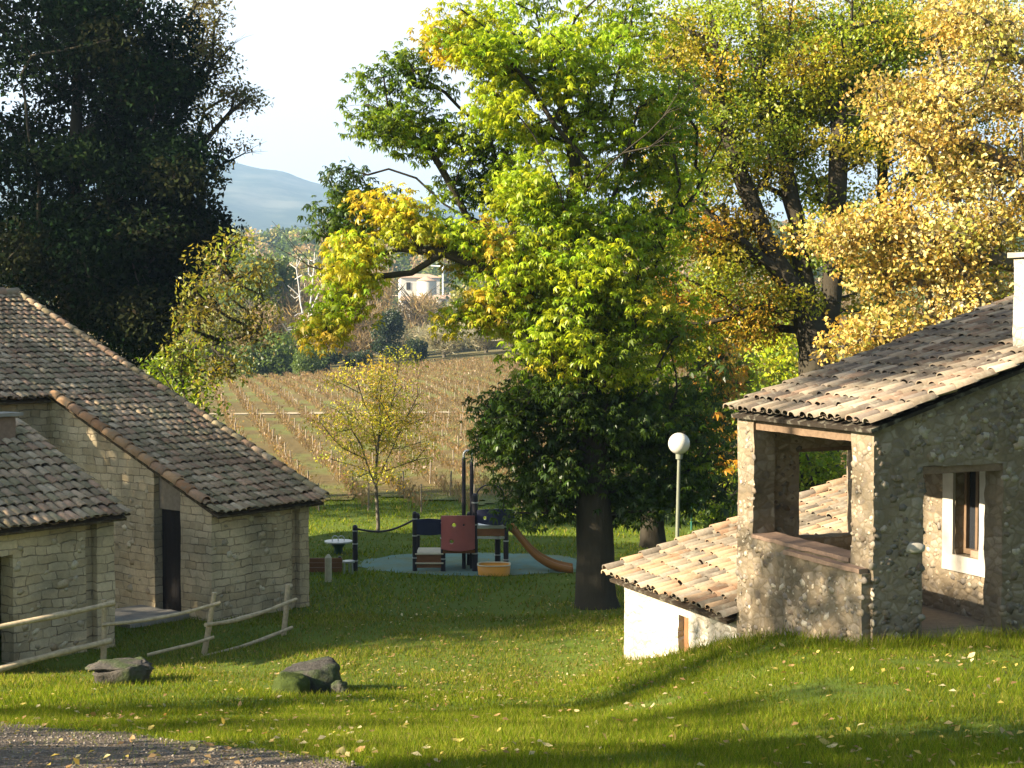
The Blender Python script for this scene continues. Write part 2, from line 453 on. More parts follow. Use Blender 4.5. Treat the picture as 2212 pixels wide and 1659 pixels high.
def _vineground():
    k = NT("vineyard_soil"); v = k.coord()
    n = k.noise(v, 0.25, 5); n2 = k.noise(v, 3, 5, 0.7)
    c = k.mix(n2.outputs[0], (0.095, 0.072, 0.03), (0.18, 0.135, 0.06))
    c = k.mix(k.ramp(n.outputs[0], [(0.45, (0, 0, 0)), (0.62, (0.7,) * 3)]), c, (0.14, 0.17, 0.05))
    return k.bsdf(c, 1.0, 0.05, n2.outputs[0], 0.5, 0.05)
M['vineground'] = _vineground()
def _rubber():
    k = NT("worn_teal_rubber"); v = k.coord()
    n = k.noise(v, 0.9, 5, 0.65); n2 = k.noise(v, 9, 4)
    c = k.mix(n2.outputs[0], (0.10, 0.19, 0.165), (0.17, 0.26, 0.22))
    c = k.mix(k.ramp(n.outputs[0], [(0.42, (0, 0, 0)), (0.68, (0.85,) * 3)]), c, (0.17, 0.18, 0.075))
    return k.bsdf(c, 0.95, 0.1, n2.outputs[0], 0.3, 0.01)
M['rubber'] = _rubber()
M['track'] = mat_plain("pale_track", (0.33, 0.275, 0.18), 0.95, 0.1, 0.15, 2)
def _mountain():
    k = NT("wooded_mountain"); v = k.coord()
    n = k.noise(v, 0.004, 8, 0.65); n2 = k.noise(v, 0.03, 5, 0.6)
    c = k.mix(n2.outputs[0], (0.008, 0.018, 0.008), (0.05, 0.065, 0.032))
    c = k.mix(k.ramp(n.outputs[0], [(0.5, (0, 0, 0)), (0.64, (0.65,) * 3)]), c, (0.17, 0.16, 0.11))
    return k.bsdf(c, 1.0, 0.0)
M['mountain'] = _mountain()

# ------------------------------------------------------------------ the setting: ground
def build_ground():
    th = np.concatenate([np.arange(-180, -30, 6.0), np.arange(-30, 30, 0.4), np.arange(30, 180, 6.0)])
    th = np.radians(th)
    r = np.concatenate([[0.0], np.geomspace(1.0, 60, 190), np.geomspace(62, 9000, 90)])
    R, T = np.meshgrid(r, th, indexing='ij')
    X, Y = R * np.sin(T), R * np.cos(T)
    V = np.stack([X, Y, height(X, Y)], -1).reshape(-1, 3)
    nr, nt = R.shape
    i = np.arange(nr - 1)[:, None] * nt; j = np.arange(nt)[None, :]; k = (j + 1) % nt
    Fc = np.stack([i + j, i + nt + j, i + nt + k, i + k], -1).reshape(-1, 4)
    mb = MB(); mb.add(V, Fc[:, ::-1])
    tag(mb.build("ground", M['ground'], smooth=True), "green lawn sloping down to a flat valley floor", kind='structure')
build_ground()

def sheet(name, mat, xs, ys, inside, lift, label):
    """a thin sheet following the ground, kept where inside(x, y) is true"""
    X, Y = np.meshgrid(xs, ys)
    V = np.stack([X, Y, height(X, Y) + lift], -1).reshape(-1, 3)
    nx, ny = len(xs), len(ys)
    idx = np.arange(nx * ny).reshape(ny, nx)
    Fc = np.stack([idx[:-1, :-1], idx[:-1, 1:], idx[1:, 1:], idx[1:, :-1]], -1).reshape(-1, 4)
    c = V[Fc].mean(1)
    Fc = Fc[inside(c[:, 0], c[:, 1])]
    used, inv = np.unique(Fc, return_inverse=True)
    mb = MB(); mb.add(V[used], inv.reshape(-1, 4))
    return tag(mb.build(name, mat, smooth=True), label, kind='structure')

def path_edge(x):           # far edge of the gravel path
    return np.interp(x, [-9, -5, -3.6, -2.1, -1.3, 0, 3], [16, 14.9, 14.0, 12.2, 11.0, 8.5, 3]) + 0.5 * fbm(np.asarray(x) * 1.3, np.asarray(x) * 0 + 2, 5)
sheet("gravel_path", M['gravel'], np.arange(-9, 1, 0.08), np.arange(5, 16.5, 0.08), lambda x, y: y < path_edge(x) + 0.25 * fbm(x * 4, y * 4, 8), 0.02, "grey gravel path with fallen leaves in the near corner")
sheet("vineyard_soil", M['vineground'], np.arange(-70, 62, .5), np.arange(50, 179, .5), lambda x, y: y > 55 + 6 * fbm(x * .25, y * .25, 2) + 5 * fbm(x * .9, y * .9, 6) - 0.02 * x, 0.05, "dry tan soil and stubble between the vine rows")
sheet("vineyard_track", M['track'], np.arange(-52, 40, 1.0), np.arange(105.0, 109.5, 0.5), lambda x, y: np.abs(y - 107.3 - 0.02 * x) < 0.8, 0.10, "pale dirt track crossing the vineyard")
sheet("play_surface", M['rubber'], np.arange(-6, 4, 0.07), np.arange(36, 45, 0.07), lambda x, y: ((x + 0.9) / 3.3) ** 2 + ((y - 39.9) / 2.2) ** 2 < 1 + 0.5 * fbm(x * .8, y * .8, 4) + .4 * fbm(x * 3, y * 3, 9), 0.012, "worn teal rubber safety surface under the play structure")

# distant mountain
def build_mountain():
    prof_px = [-300, 0, 200, 330, 400, 440, 500, 560, 610, 680, 740, 800, 880, 960, 1050, 1200, 1500, 1900, 2600]
    prof_py = [312, 308, 305, 308, 318, 335, 352, 364, 372, 395, 411, 421, 431, 444, 462, 478, 470, 490, 520]
    px = np.linspace(-900, 3100, 260)
    py = np.interp(px, prof_px, prof_py)
    Yr = 4300.0
    zr = (700 - py) / F * Yr
    t = np.linspace(0, 1, 60)
    X0 = (px - CX) / F
    V = []
    for k in t:
        Yk = Yr - 2900 * k
        fall = (1 - k) ** 1.25
        Xk = X0 * Yr
        z = -60 + (zr + 60) * fall
        z = z + 110 * fbm(Xk / 420, np.full_like(Xk, Yk / 500), 21, 5) * min(1, 5 * k) * (1 - k * .5) + 9 * fbm(Xk / 50, np.full_like(Xk, Yk / 50), 5, 3)
        V.append(np.stack([Xk, np.full_like(Xk, Yk), z], -1))
    V.append(np.stack([X0 * Yr, np.full_like(X0, Yr + 900), np.full_like(X0, -60.)], -1))
    V = V[-1:] + V[:-1]
    V = np.concatenate(V)
    n, m = 61, len(px)
    idx = np.arange(n * m).reshape(n, m)
    Fc = np.stack([idx[:-1, :-1], idx[1:, :-1], idx[1:, 1:], idx[:-1, 1:]], -1).reshape(-1, 4)
    mb = MB(); mb.add(V, Fc)
    tag(mb.build("mountain", M['mountain'], smooth=True), "long wooded mountain fading to blue", kind='structure')
build_mountain()

# ------------------------------------------------------------------ roof tiles
def tile_roof(mb, origin, e, up, n, ncol, rows, sp=0.215, ex=0.34, pal=None, seed=1, mi=0, slab=0.05, flat=.80, step=.016):
    """barrel tiles on the plane origin + e*x + up*y; n is the plane's normal"""
    rg = np.random.default_rng(seed)
    origin, e, up, n = map(lambda q: np.asarray(q, float), (origin, e, up, n))
    pal = np.asarray(pal)
    a = np.linspace(0, np.pi, 7)
    W, L = ncol * sp, rows * ex
    c = [origin - n * .09, origin - n * .09 + e * W, origin - n * .09 + e * W + up * L, origin - n * .09 + up * L]
    mb.hexa([q - n * slab for q in c] + c, 0, mi, pal.mean(0) * .18)  # slab under the tiles, its colour darkened to stand for their shadow
    for i in range(ncol + 1):
        wob = rg.normal(0, .009)
        for j in range(rows):
            for kind in (0, 1):
                if kind == 1 and i == ncol: continue
                x = (i + (0.5 if kind else 0.0)) * sp + wob + rg.normal(0, .012)
                y0 = j * ex + rg.normal(0, .024) - (0.05 if kind == 0 and j == 0 else 0)
                y1 = y0 + ex * 1.18
                r0, r1 = (0.098, 0.078) if kind == 0 else (0.085, 0.085)
                sgn = 1 if kind == 0 else -1
                lift0, lift1 = (step, 0.0) if kind == 0 else (0.0, -0.03)
                lift0 += abs(rg.normal(0, .007)); r0 *= rg.uniform(.86, 1.08)
                tilt = rg.normal(0, .03)
                rings = []
                for (y, r, lf) in ((y0, r0, lift0), (y1, r1, lift1)):
                    xx = x + tilt * (y - y0)
                    rings.append(origin + np.outer(xx + r * np.cos(a), e) + up * y + np.outer(lf + sgn * r * (flat if kind == 0 else .45 * flat / .8) * np.sin(a) + (0.0 if kind == 0 else 0.012), n))
                inner = origin + np.outer(x + (r0 - .02) * np.cos(a), e) + up * (y0 + .002) + np.outer(lift0 + sgn * (r0 - .02) * (flat if kind == 0 else .45 * flat / .8) * np.sin(a) + (0.0 if kind == 0 else 0.012), n)
                V = np.concatenate([rings[0], rings[1], inner])
                m = len(a); q = np.arange(m - 1)
                Fc = np.concatenate([np.stack([q, q + 1, q + m + 1, q + m], -1), np.stack([q + 1, q, q + 2 * m, q + 2 * m + 1], -1)])
                t = pal[rg.integers(len(pal))] * rg.uniform(.7, 1.2) * (1 + .9 * float(fbm(i * .35 + seed, j * .3, seed)))
                mb.add(V, Fc, mi, t)

def verge_tiles(mb, p0, p1, r, pal, seed, n, step=0.36, mi=0):
    rg = np.random.default_rng(seed)
    p0, p1, n = map(lambda q: np.asarray(q, float), (p0, p1, n))
    d = p1 - p0; L = np.linalg.norm(d); d /= L
    e = np.cross(d, n); e /= np.linalg.norm(e)
    a = np.linspace(-0.25, np.pi + 0.25, 9)
    k = 0.0
    while k < L:
        rings = []
        for (y, rr, lf) in ((k, r, .03), (min(L, k + step * 1.15), r * .85, 0.0)):
            rings.append(p0 + d * y + np.outer(rr * np.cos(a), e) + np.outer(lf + rr * .9 * np.sin(a), n))
        inner = p0 + d * (k + .002) + np.outer((r - .02) * np.cos(a), e) + np.outer(.03 + (r - .02) * .9 * np.sin(a), n)
        V = np.concatenate(rings + [inner]); m = len(a); q = np.arange(m - 1)
        mb.add(V, np.concatenate([np.stack([q, q + 1, q + m + 1, q + m], -1), np.stack([q + 1, q, q + 2 * m, q + 2 * m + 1], -1)]), mi, np.asarray(pal[rg.integers(len(pal))]) * rg.uniform(.75, 1.2))
        k += step

def stones_on(mb, q, n, count, size, pal, seed, skip=None, mi=1):
    """rounded cobbles half sunk in a wall face (q: 4 corners)"""
    rg = np.random.default_rng(seed)
    q = np.asarray(q, float); n = np.asarray(n, float)
    e = q[1] - q[0]; e /= np.linalg.norm(e)
    for k in range(count):
        a, b = rg.uniform(0, 1, 2)
        p = (q[0] * (1 - a) + q[1] * a) * (1 - b) + (q[3] * (1 - a) + q[2] * a) * b
        if skip is not None and skip(p): continue
        s = size[0] + (size[1] - size[0]) * rg.uniform() ** 2.2
        rot = rg.normal(0, .5)
        u = e * math.cos(rot) + np.array([0, 0, 1]) * math.sin(rot)
        w = np.cross(n, u)
        Mx = np.stack([u, w, n], 1)
        mb.blob(p - n * s * .12, (s * rg.uniform(.8, 1.35), s * rg.uniform(.6, .9), s * .26), Mx, 1, mi, np.asarray(pal[rg.integers(len(pal))]) * rg.uniform(.75, 1.15), .25, k)

PAL_GREY = [(0.15, 0.12, 0.085), (0.195, 0.155, 0.11), (0.13, 0.105, 0.08), (0.25, 0.20, 0.145), (0.165, 0.115, 0.08), (0.11, 0.09, 0.072)]
PAL_BARN = [(0.37, 0.26, 0.165), (0.41, 0.29, 0.19), (0.32, 0.24, 0.15), (0.38, 0.24, 0.155), (0.43, 0.33, 0.22), (0.29, 0.235, 0.14)]
PAL_ORANGE = [(0.28, 0.175, 0.105), (0.22, 0.175, 0.12), (0.18, 0.15, 0.11), (0.28, 0.195, 0.12), (0.15, 0.125, 0.095)]
PAL_STONE = [(0.26, 0.215, 0.15), (0.38, 0.33, 0.245), (0.22, 0.18, 0.13), (0.29, 0.225, 0.145), (0.18, 0.155, 0.125), (0.17, 0.13, 0.09)]

# ------------------------------------------------------------------ stone house with porch (right)
HO = np.array([4.51, 18.40]); HA = np.array([-.38, .925]); HB = np.array([.925, .38])
def H(t, s, z):
    p = HO + HA * t + HB * s
    return np.array([p[0], p[1], z])
HN_W1 = np.array([-.925, -.38, 0]); HN_W2 = np.array([.38, -.925, 0])
RS = 0.31                                   # roof pitch of the house
def roof_z(s): return -1.27 + RS * s
def hwall(mb, t0, t1, s0, s1, z0, ztop=None, cell=.16, mi=0):
    """a block of wall; ztop None: up to the underside of the roof"""
    za = roof_z(s0) if ztop is None else ztop
    zb = roof_z(s1) if ztop is None else ztop
    c = [H(t0, s0, z0), H(t0, s1, z0), H(t1, s1, z0), H(t1, s0, z0), H(t0, s0, za), H(t0, s1, zb), H(t1, s1, zb), H(t1, s0, za)]
    mb.hexa(c, cell, mi)

house = empty("stone_house", H(0, 0, -4.1), "cobblestone house with an open porch, parapet and grey barrel tile roof", "house")

w = MB()
hwall(w, 0, .47, 0, .37, -4.8)                       # corner column
hwall(w, 0, .35, .37, .756, -4.8)                    # pier left of the doorway
hwall(w, 0, .35, .756, 2.02, -1.80)                  # over the doorway
hwall(w, 0, .35, 2.02, 6.3, -4.8)                    # gable wall to the right
hwall(w, .47, 2.82, 0, .35, -5.8, -3.04)             # parapet under the porch opening
hwall(w, .05, 1.80, -.13, 0, -5.6, -3.12)            # thickened base of the parapet
hwall(w, 2.82, 3.26, 0, .35, -5.8)                   # far pillar
hwall(w, 2.95, 3.26, .35, .85, -5.8)                 # rear wall beside the far pillar
hwall(w, 2.95, 3.26, .85, 1.90, -5.8, -3.12)         # rear parapet
hwall(w, 2.95, 3.26, .85, 1.90, -1.80)               # rear header
hwall(w, 2.95, 3.26, 1.90, 6.3, -5.8)
# inner wall of the porch, with the window opening t .575-1.11
hwall(w, .35, .575, 2.16, 2.5, -4.8)
hwall(w, 1.11, 2.95, 2.16, 2.5, -4.8)
hwall(w, .575, 1.11, 2.16, 2.5, -4.8, -3.16)
hwall(w, .575, 1.11, 2.16, 2.5, -1.86)
hwall(w, .35, 2.95, 6.0, 6.3, -4.8)
w.roughen(.022, 5.5)
rs = lambda q, n, c, sz, sd, skip=None, k=1.0: stones_on(w, q, n, c, sz, np.array(PAL_STONE) * k, sd, skip)  # k darkens the stones of camera-facing walls, shade put into their colour
rs([H(.47, 0, -4.9), H(2.82, 0, -4.9), H(2.82, 0, -3.12), H(.47, 0, -3.12)], HN_W1, 420, (.022, .085), 1)
rs([H(.05, -.13, -4.7), H(1.80, -.13, -4.7), H(1.80, -.13, -3.2), H(.05, -.13, -3.2)], HN_W1, 330, (.022, .09), 2)
rs([H(0, 0, -4.3), H(.47, 0, -4.3), H(.47, 0, -1.5), H(0, 0, -1.5)], HN_W1, 210, (.025, .075), 3)
rs([H(2.82, 0, -4.8), H(3.26, 0, -4.8), H(3.26, 0, -1.4), H(2.82, 0, -1.4)], HN_W1, 210, (.022, .07), 4)
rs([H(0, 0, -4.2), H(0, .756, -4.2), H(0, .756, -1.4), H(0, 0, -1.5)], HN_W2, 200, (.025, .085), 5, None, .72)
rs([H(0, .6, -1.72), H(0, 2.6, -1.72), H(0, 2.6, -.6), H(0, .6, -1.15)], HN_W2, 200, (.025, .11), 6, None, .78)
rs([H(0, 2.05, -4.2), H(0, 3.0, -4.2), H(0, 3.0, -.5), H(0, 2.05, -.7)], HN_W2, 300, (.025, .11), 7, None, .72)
rs([H(.4, 2.16, -4.0), H(2.6, 2.16, -4.0), H(2.6, 2.16, -1.6), H(.4, 2.16, -1.6)], HN_W1, 380, (.022, .08), 8, lambda p: .2 < ((p[:2] - HO) @ HA) < 1.36 and -3.42 < p[2])
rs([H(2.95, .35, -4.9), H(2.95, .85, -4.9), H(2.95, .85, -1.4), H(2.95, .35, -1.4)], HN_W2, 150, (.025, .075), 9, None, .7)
w.blob(H(.0, .60, -2.83), (.17, .045, .075), None, 2, 1, (.36, .33, .27), .2, 3)   # the big river stone
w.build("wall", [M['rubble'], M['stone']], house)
cp = MB()
cp.box(.475, 2.815, -.035, .38, -3.037, -2.985, H, .12)
cp.roughen(.012, 6)
cp.build("parapet_cap", M['brickcap'], house)
cp = MB()
cp.box(.06, 1.79, -.17, -.037, -3.117, -3.06, H, .12)
cp.roughen(.012, 6)
cp.build("ledge", M['brickcap'], house)
bm_ = MB(); bm_.box(.473, 2.817, .03, .30, -1.50, -1.32, H, .2); bm_.roughen(.01, 4); bm_.build("eave_beam", M['beam'], house)
bm_ = MB(); bm_.box(.853, 1.897, 2.97, 3.2, -1.86, -1.803, lambda a, b, z: H(b, a, z)); bm_.build("rear_beam", M['beam'], house)
bm_ = MB(); bm_.box(.02, .33, .70, 2.08, -1.90, -1.803, lambda a, b, z: H(a, b, z), .2); bm_.roughen(.01, 5); bm_.build("door_shade_strip", M['beam'], house)  # dark timber strip standing in for the band of shade over the doorway
fl = MB(); fl.box(.353, 2.947, .353, 2.157, -4.9, -3.98, H); fl.box(.0, .347, .76, 2.015, -4.9, -3.99, H); fl.build("porch_floor", M['greywood'], house)
r = MB()
nrm = np.array([-RS * HB[0], -RS * HB[1], 1.0]); nrm /= np.linalg.norm(nrm)
upv = np.array([HB[0], HB[1], RS]); upv /= np.linalg.norm(upv)
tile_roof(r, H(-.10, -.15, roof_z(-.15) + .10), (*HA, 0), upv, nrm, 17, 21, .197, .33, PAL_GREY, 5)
r.build("roof", M['tile'], house)
# chimney of the house
ch = MB()
ch.box(-.06, .52, 2.60, 3.35, -1.2, .86, H, .14); ch.roughen(.02, 5); cho = ch.build("chimney", M['plasterstone'], house)
ch = MB(); ch.box(-.12, .58, 2.54, 3.42, .885, .955, H, .15); ch.roughen(.01, 5)
ch.build("chimney_cap", M['paving'], cho)
# window in the porch wall
wf = MB()
for (t0, t1, z0, z1) in ((.355, .575, -3.38, -1.72), (1.11, 1.33, -3.38, -1.72), (.575, 1.11, -3.38, -3.16), (.575, 1.11, -1.86, -1.72)):
    wf.box(t0, t1, 2.115, 2.158, z0, z1, H, .15)
wf.roughen(.006, 8)
wnd = wf.build("window", M['white'], house)
g = MB(); g.box(.58, 1.105, 2.36, 2.37, -3.15, -1.87, H); g.build("pane", M['glass'], wnd)
fr = MB()
for (t0, t1, z0, z1) in ((.58, .63, -3.15, -1.87), (1.055, 1.105, -3.15, -1.87), (.82, .87, -3.15, -1.87), (.63, .82, -3.15, -3.08), (.87, 1.055, -3.15, -3.08), (.63, .82, -1.94, -1.87), (.87, 1.055, -1.94, -1.87)):
    fr.box(t0, t1, 2.30, 2.355, z0, z1, H)
fr.build("frame", M['windowwood'], wnd)
sl = MB(); sl.box(.58, .80, 2.17, 2.28, -3.155, -3.06, H); sl.build("sill", M['brickcap'], wnd)

# low shed behind the porch
shed = empty("garden_shed", H(5, .1, -6), "small whitewashed shed with a sloping orange barrel tile roof and one brown shutter", "shed")
SS = 0.275
def shed_z(s): return -4.33 + SS * (s + .15)
def swall(mb, t0, t1, s0, s1, z0, zt=None):
    za = shed_z(s0) if zt is None else zt; zb = shed_z(s1) if zt is None else zt
    mb.hexa([H(t0, s0, z0), H(t0, s1, z0), H(t1, s1, z0), H(t1, s0, z0), H(t0, s0, za), H(t0, s1, zb), H(t1, s1, zb), H(t1, s0, za)], .16)
w = MB()
swall(w, 3.262, 4.86, .1, .42, -6.6); swall(w, 5.19, 7.09, .1, .42, -6.6)
swall(w, 4.86, 5.19, .1, .42, -6.6, -5.40); swall(w, 4.86, 5.19, .1, .42, -4.58)
swall(w, 6.79, 7.09, .42, 5.0, -6.6); swall(w, 3.262, 6.79, 4.7, 5.0, -6.6)
w.roughen(.02, 5)
stones_on(w, [H(3.3, .1, -5.4), H(4.8, .1, -5.4), H(4.8, .1, -4.5), H(3.3, .1, -4.5)], HN_W1, 60, (.03, .09), [(.5, .46, .38), (.42, .38, .30)], 31)
w.build("wall", [M['plasterstone'], M['stone']], shed)
sh = MB(); sh.box(4.863, 5.187, .20, .24, -5.40, -4.582, H); sh.build("shutter", M['shutter'], shed)
r = MB()
nrm2 = np.array([-SS * HB[0], -SS * HB[1], 1.0]); nrm2 /= np.linalg.norm(nrm2)
up2 = np.array([HB[0], HB[1], SS]); up2 /= np.linalg.norm(up2)
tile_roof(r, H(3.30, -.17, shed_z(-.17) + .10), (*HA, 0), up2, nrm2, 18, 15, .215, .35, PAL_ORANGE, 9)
verge_tiles(r, H(7.22, -.2, shed_z(-.2) + .15), H(7.22, 4.9, shed_z(4.9) + .15), .10, PAL_ORANGE, 3, nrm2)
r.build("roof", M['tile'], shed)

# ------------------------------------------------------------------ stone barn (left)
BO = np.array([-6.12, 30.0]); BU = np.array([.62, .785]); BV = np.array([-.785, .62])
def B(u, v, z):
    p = BO + BU * u + BV * v
    return np.array([p[0], p[1], z])
BS = 0.397
def barn_z(v): return -3.80 + BS * v
def bwall(mb, u0, u1, v0, v1, z0, zt=None, fz=barn_z, cell=.2, mi=0):
    za = fz(v0) if zt is None else zt; zb = fz(v1) if zt is None else zt
    mb.hexa([B(u0, v0, z0), B(u1, v0, z0), B(u1, v1, z0), B(u0, v1, z0), B(u0, v0, za), B(u1, v0, za), B(u1, v1, zb), B(u0, v1, zb)], cell, mi)
barn = empty("stone_barn", B(1.3, 2, -6.1), "long limestone barn with a steep mossy barrel tile roof and a dark door", "barn")
w = MB()
bwall(w, 0, 2.22, 0, .4, -6.5); bwall(w, 2.22, 2.457, .14, .4, -6.5); bwall(w, 2.457, 2.73, 0, .4, -6.5)
bwall(w, 0, .4, .4, .97, -6.5); bwall(w, 0, .4, 1.83, 5.5, -6.5)
bwall(w, 2.35, 2.73, .4, 11.0, -6.8)
bwall(w, -6.0, .4, 5.5, 5.9, -6.6); bwall(w, -6.0, -5.6, 5.9, 11.0, -6.6); bwall(w, -5.6, 2.35, 10.6, 11.0, -6.6)
w.roughen(.02, 4)
BN_E = np.array([.785, -.62, 0]); BN_G = np.array([-.62, -.785, 0])
PAL_BLOCK = [(.40, .32, .20), (.46, .38, .25), (.40, .33, .22), (.52, .44, .30), (.37, .28, .17)]
for sd, q, n in ((41, [B(0, 0, -6), B(2.2, 0, -6), B(2.2, 0, -4.0), B(0, 0, -4.0)], BN_E), (42, [B(0, 5.4, -6), B(0, 1.9, -6), B(0, 1.9, -3.4), B(0, 5.4, -2.2)], BN_G)):
    stones_on(w, q, n, 60, (.05, .13), PAL_BLOCK, sd)
w.build("wall", [M['coursed'], M['stone']], barn)
p_ = MB(); bwall(p_, .13, .38, .973, 1.827, -3.90); p_.build("door_panel", M['greywood'], barn)
d_ = MB()
for k in range(6): d_.box(.20, .24, .98 + k * .14, .98 + k * .14 + .135, -6.3, -3.905, lambda a, b, z: B(a, b, z))
d_.build("door", M['darkwood'], barn)
st = MB(); st.box(-1.5, -.01, .7, 2.3, -6.4, -5.98, B, .2); st.roughen(.02, 3); st.build("doorstep", M['paving'], barn)
nb = np.array([-BS * BV[0], -BS * BV[1], 1.0]); nb /= np.linalg.norm(nb)
ub = np.array([BV[0], BV[1], BS]); ub /= np.linalg.norm(ub)
r = MB()
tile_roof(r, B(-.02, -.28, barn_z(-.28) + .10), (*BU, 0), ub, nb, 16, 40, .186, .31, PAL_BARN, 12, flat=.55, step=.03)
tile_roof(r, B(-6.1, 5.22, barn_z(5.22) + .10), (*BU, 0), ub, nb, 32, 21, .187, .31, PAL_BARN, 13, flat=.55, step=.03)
verge_tiles(r, B(2.98, -.28, barn_z(-.28) + .16), B(2.98, 11.2, barn_z(11.2) + .16), .09, PAL_BARN, 4, nb)
verge_tiles(r, B(2.98, 11.25, barn_z(11.2) + .15), B(-6.1, 11.25, barn_z(11.2) + .15), .16, PAL_BARN, 6, (0, 0, 1), .42)
# the other slope behind the ridge
r.hexa([B(-6.1, 11.3, barn_z(11.2)), B(3, 11.3, barn_z(11.2)), B(3, 16, barn_z(11.2) - 1.9), B(-6.1, 16, barn_z(11.2) - 1.9), B(-6.1, 11.3, barn_z(11.2) + .1), B(3, 11.3, barn_z(11.2) + .1), B(3, 16, barn_z(11.2) - 1.8), B(-6.1, 16, barn_z(11.2) - 1.8)], 0, 0, (.2, .16, .11))
ro = r.build("roof", M['tile_moss'], barn)
vt = MB(); verge_tiles(vt, B(-.06, .1, barn_z(.1) + .13), B(-.06, 5.3, barn_z(5.3) + .13), .13, [(.38, .20, .10), (.42, .25, .13), (.33, .20, .12)], 8, nb, .44)
vt.build("verge_tiles", M['tile'], ro)

# outbuilding in front of the barn (far left)
out = empty("stone_outbuilding", B(-4.5, 0, -6), "low stone outbuilding with a mossy lean-to roof and a small chimney, behind the pole fence", "outbuilding")
OS = 0.45
def out_z(v): return -3.56 + OS * (v + 1.0)
w = MB()
ow = lambda *a, **k: bwall(w, *a, fz=out_z, **k)
ow(-3.325, -2.95, -.77, -.4, -6.4); ow(-3.575, -3.325, -.60, -.4, -6.4); ow(-5.07, -3.575, -.77, -.4, -6.4)
ow(-7.2, -6.0, -.77, -.4, -6.4); ow(-6.0, -5.07, -.77, -.4, -4.0)
ow(-3.35, -2.95, -.4, 2.2, -6.4); ow(-7.2, -3.35, 1.9, 2.2, -6.4); ow(-7.2, -6.85, -.4, 1.9, -6.4)
w.roughen(.02, 4)
stones_on(w, [B(-5.0, -.77, -6), B(-3.6, -.77, -6), B(-3.6, -.77, -3.8), B(-5.0, -.77, -3.8)], BN_E, 50, (.05, .13), PAL_BLOCK, 44)
w.build("wall", [M['coursed'], M['stone']], out)
no = np.array([-OS * BV[0], -OS * BV[1], 1.0]); no /= np.linalg.norm(no)
uo = np.array([BV[0], BV[1], OS]); uo /= np.linalg.norm(uo)
r = MB()
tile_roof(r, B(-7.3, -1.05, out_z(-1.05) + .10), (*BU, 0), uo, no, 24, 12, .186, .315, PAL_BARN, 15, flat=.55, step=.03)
r.build("roof", M['tile_moss'], out)
c_ = MB(); c_.box(-3.75, -3.35, 1.72, 2.08, -2.4, -1.78, B, .1); c_.roughen(.012, 6); co = c_.build("chimney", M['brickcap'], out)
c_ = MB(); c_.box(-3.86, -3.24, 1.62, 2.18, -1.76, -1.70, B, .1); c_.roughen(.01, 6); c_.build("chimney_cap", M['paving'], co)

# ------------------------------------------------------------------ trees
def quads_leaf(pos, d, nrm, L, Wd, sag=0.15):
    """one pointed four-cornered leaf per row"""
    d = d / (np.linalg.norm(d, axis=1)[:, None] + 1e-9)
    side = np.cross(d, nrm); side /= np.linalg.norm(side, axis=1)[:, None] + 1e-9
    up = np.cross(side, d)
    L = np.asarray(L)[:, None]; Wd = np.asarray(Wd)[:, None]
    mid = pos + d * L * .48 + up * L * .05
    V = np.stack([pos, mid - side * Wd * .5, pos + d * L - up * L * sag, mid + side * Wd * .5], 1)
    return V.reshape(-1, 3)

def runit(n, rg):
    v = rg.normal(size=(n, 3)); return v / np.linalg.norm(v, axis=1)[:, None]

def palmate(pos, rg, size, cols):
    """compound leaves: six drooping leaflets each"""
    n = len(pos)
    nr = runit(n, rg) * .6 + np.array([0, 0, .9]); nr /= np.linalg.norm(nr, axis=1)[:, None]
    ref = runit(n, rg)
    e1 = np.cross(nr, ref); e1 /= np.linalg.norm(e1, axis=1)[:, None]
    e2 = np.cross(nr, e1)
    sz = size * rg.uniform(.7, 1.25, n)
    Vs, Cs = [], []
    for k in range(6):
        ph = math.radians(-125 + 50 * k)
        d = e1 * math.cos(ph) + e2 * math.sin(ph) - nr * .35
        l = sz * (1.0 if k in (2, 3) else .8 if k in (1, 4) else .58)
        Vs.append(quads_leaf(pos, d, nr, l, l * .36, .35)); Cs.append(np.repeat(cols * rg.uniform(.85, 1.15, (n, 1)), 4, 0))
    return np.concatenate(Vs), np.concatenate(Cs)

def simple_leaves(pos, rg, size, cols, wr=.55, upb=.5):
    n = len(pos)
    nr = runit(n, rg) + np.array([0, 0, upb]); nr /= np.linalg.norm(nr, axis=1)[:, None]
    d = runit(n, rg) + np.array([0, 0, -.35])
    sz = size * rg.uniform(.6, 1.3, n)
    return quads_leaf(pos, d, nr, sz, sz * wr), np.repeat(cols, 4, 0)

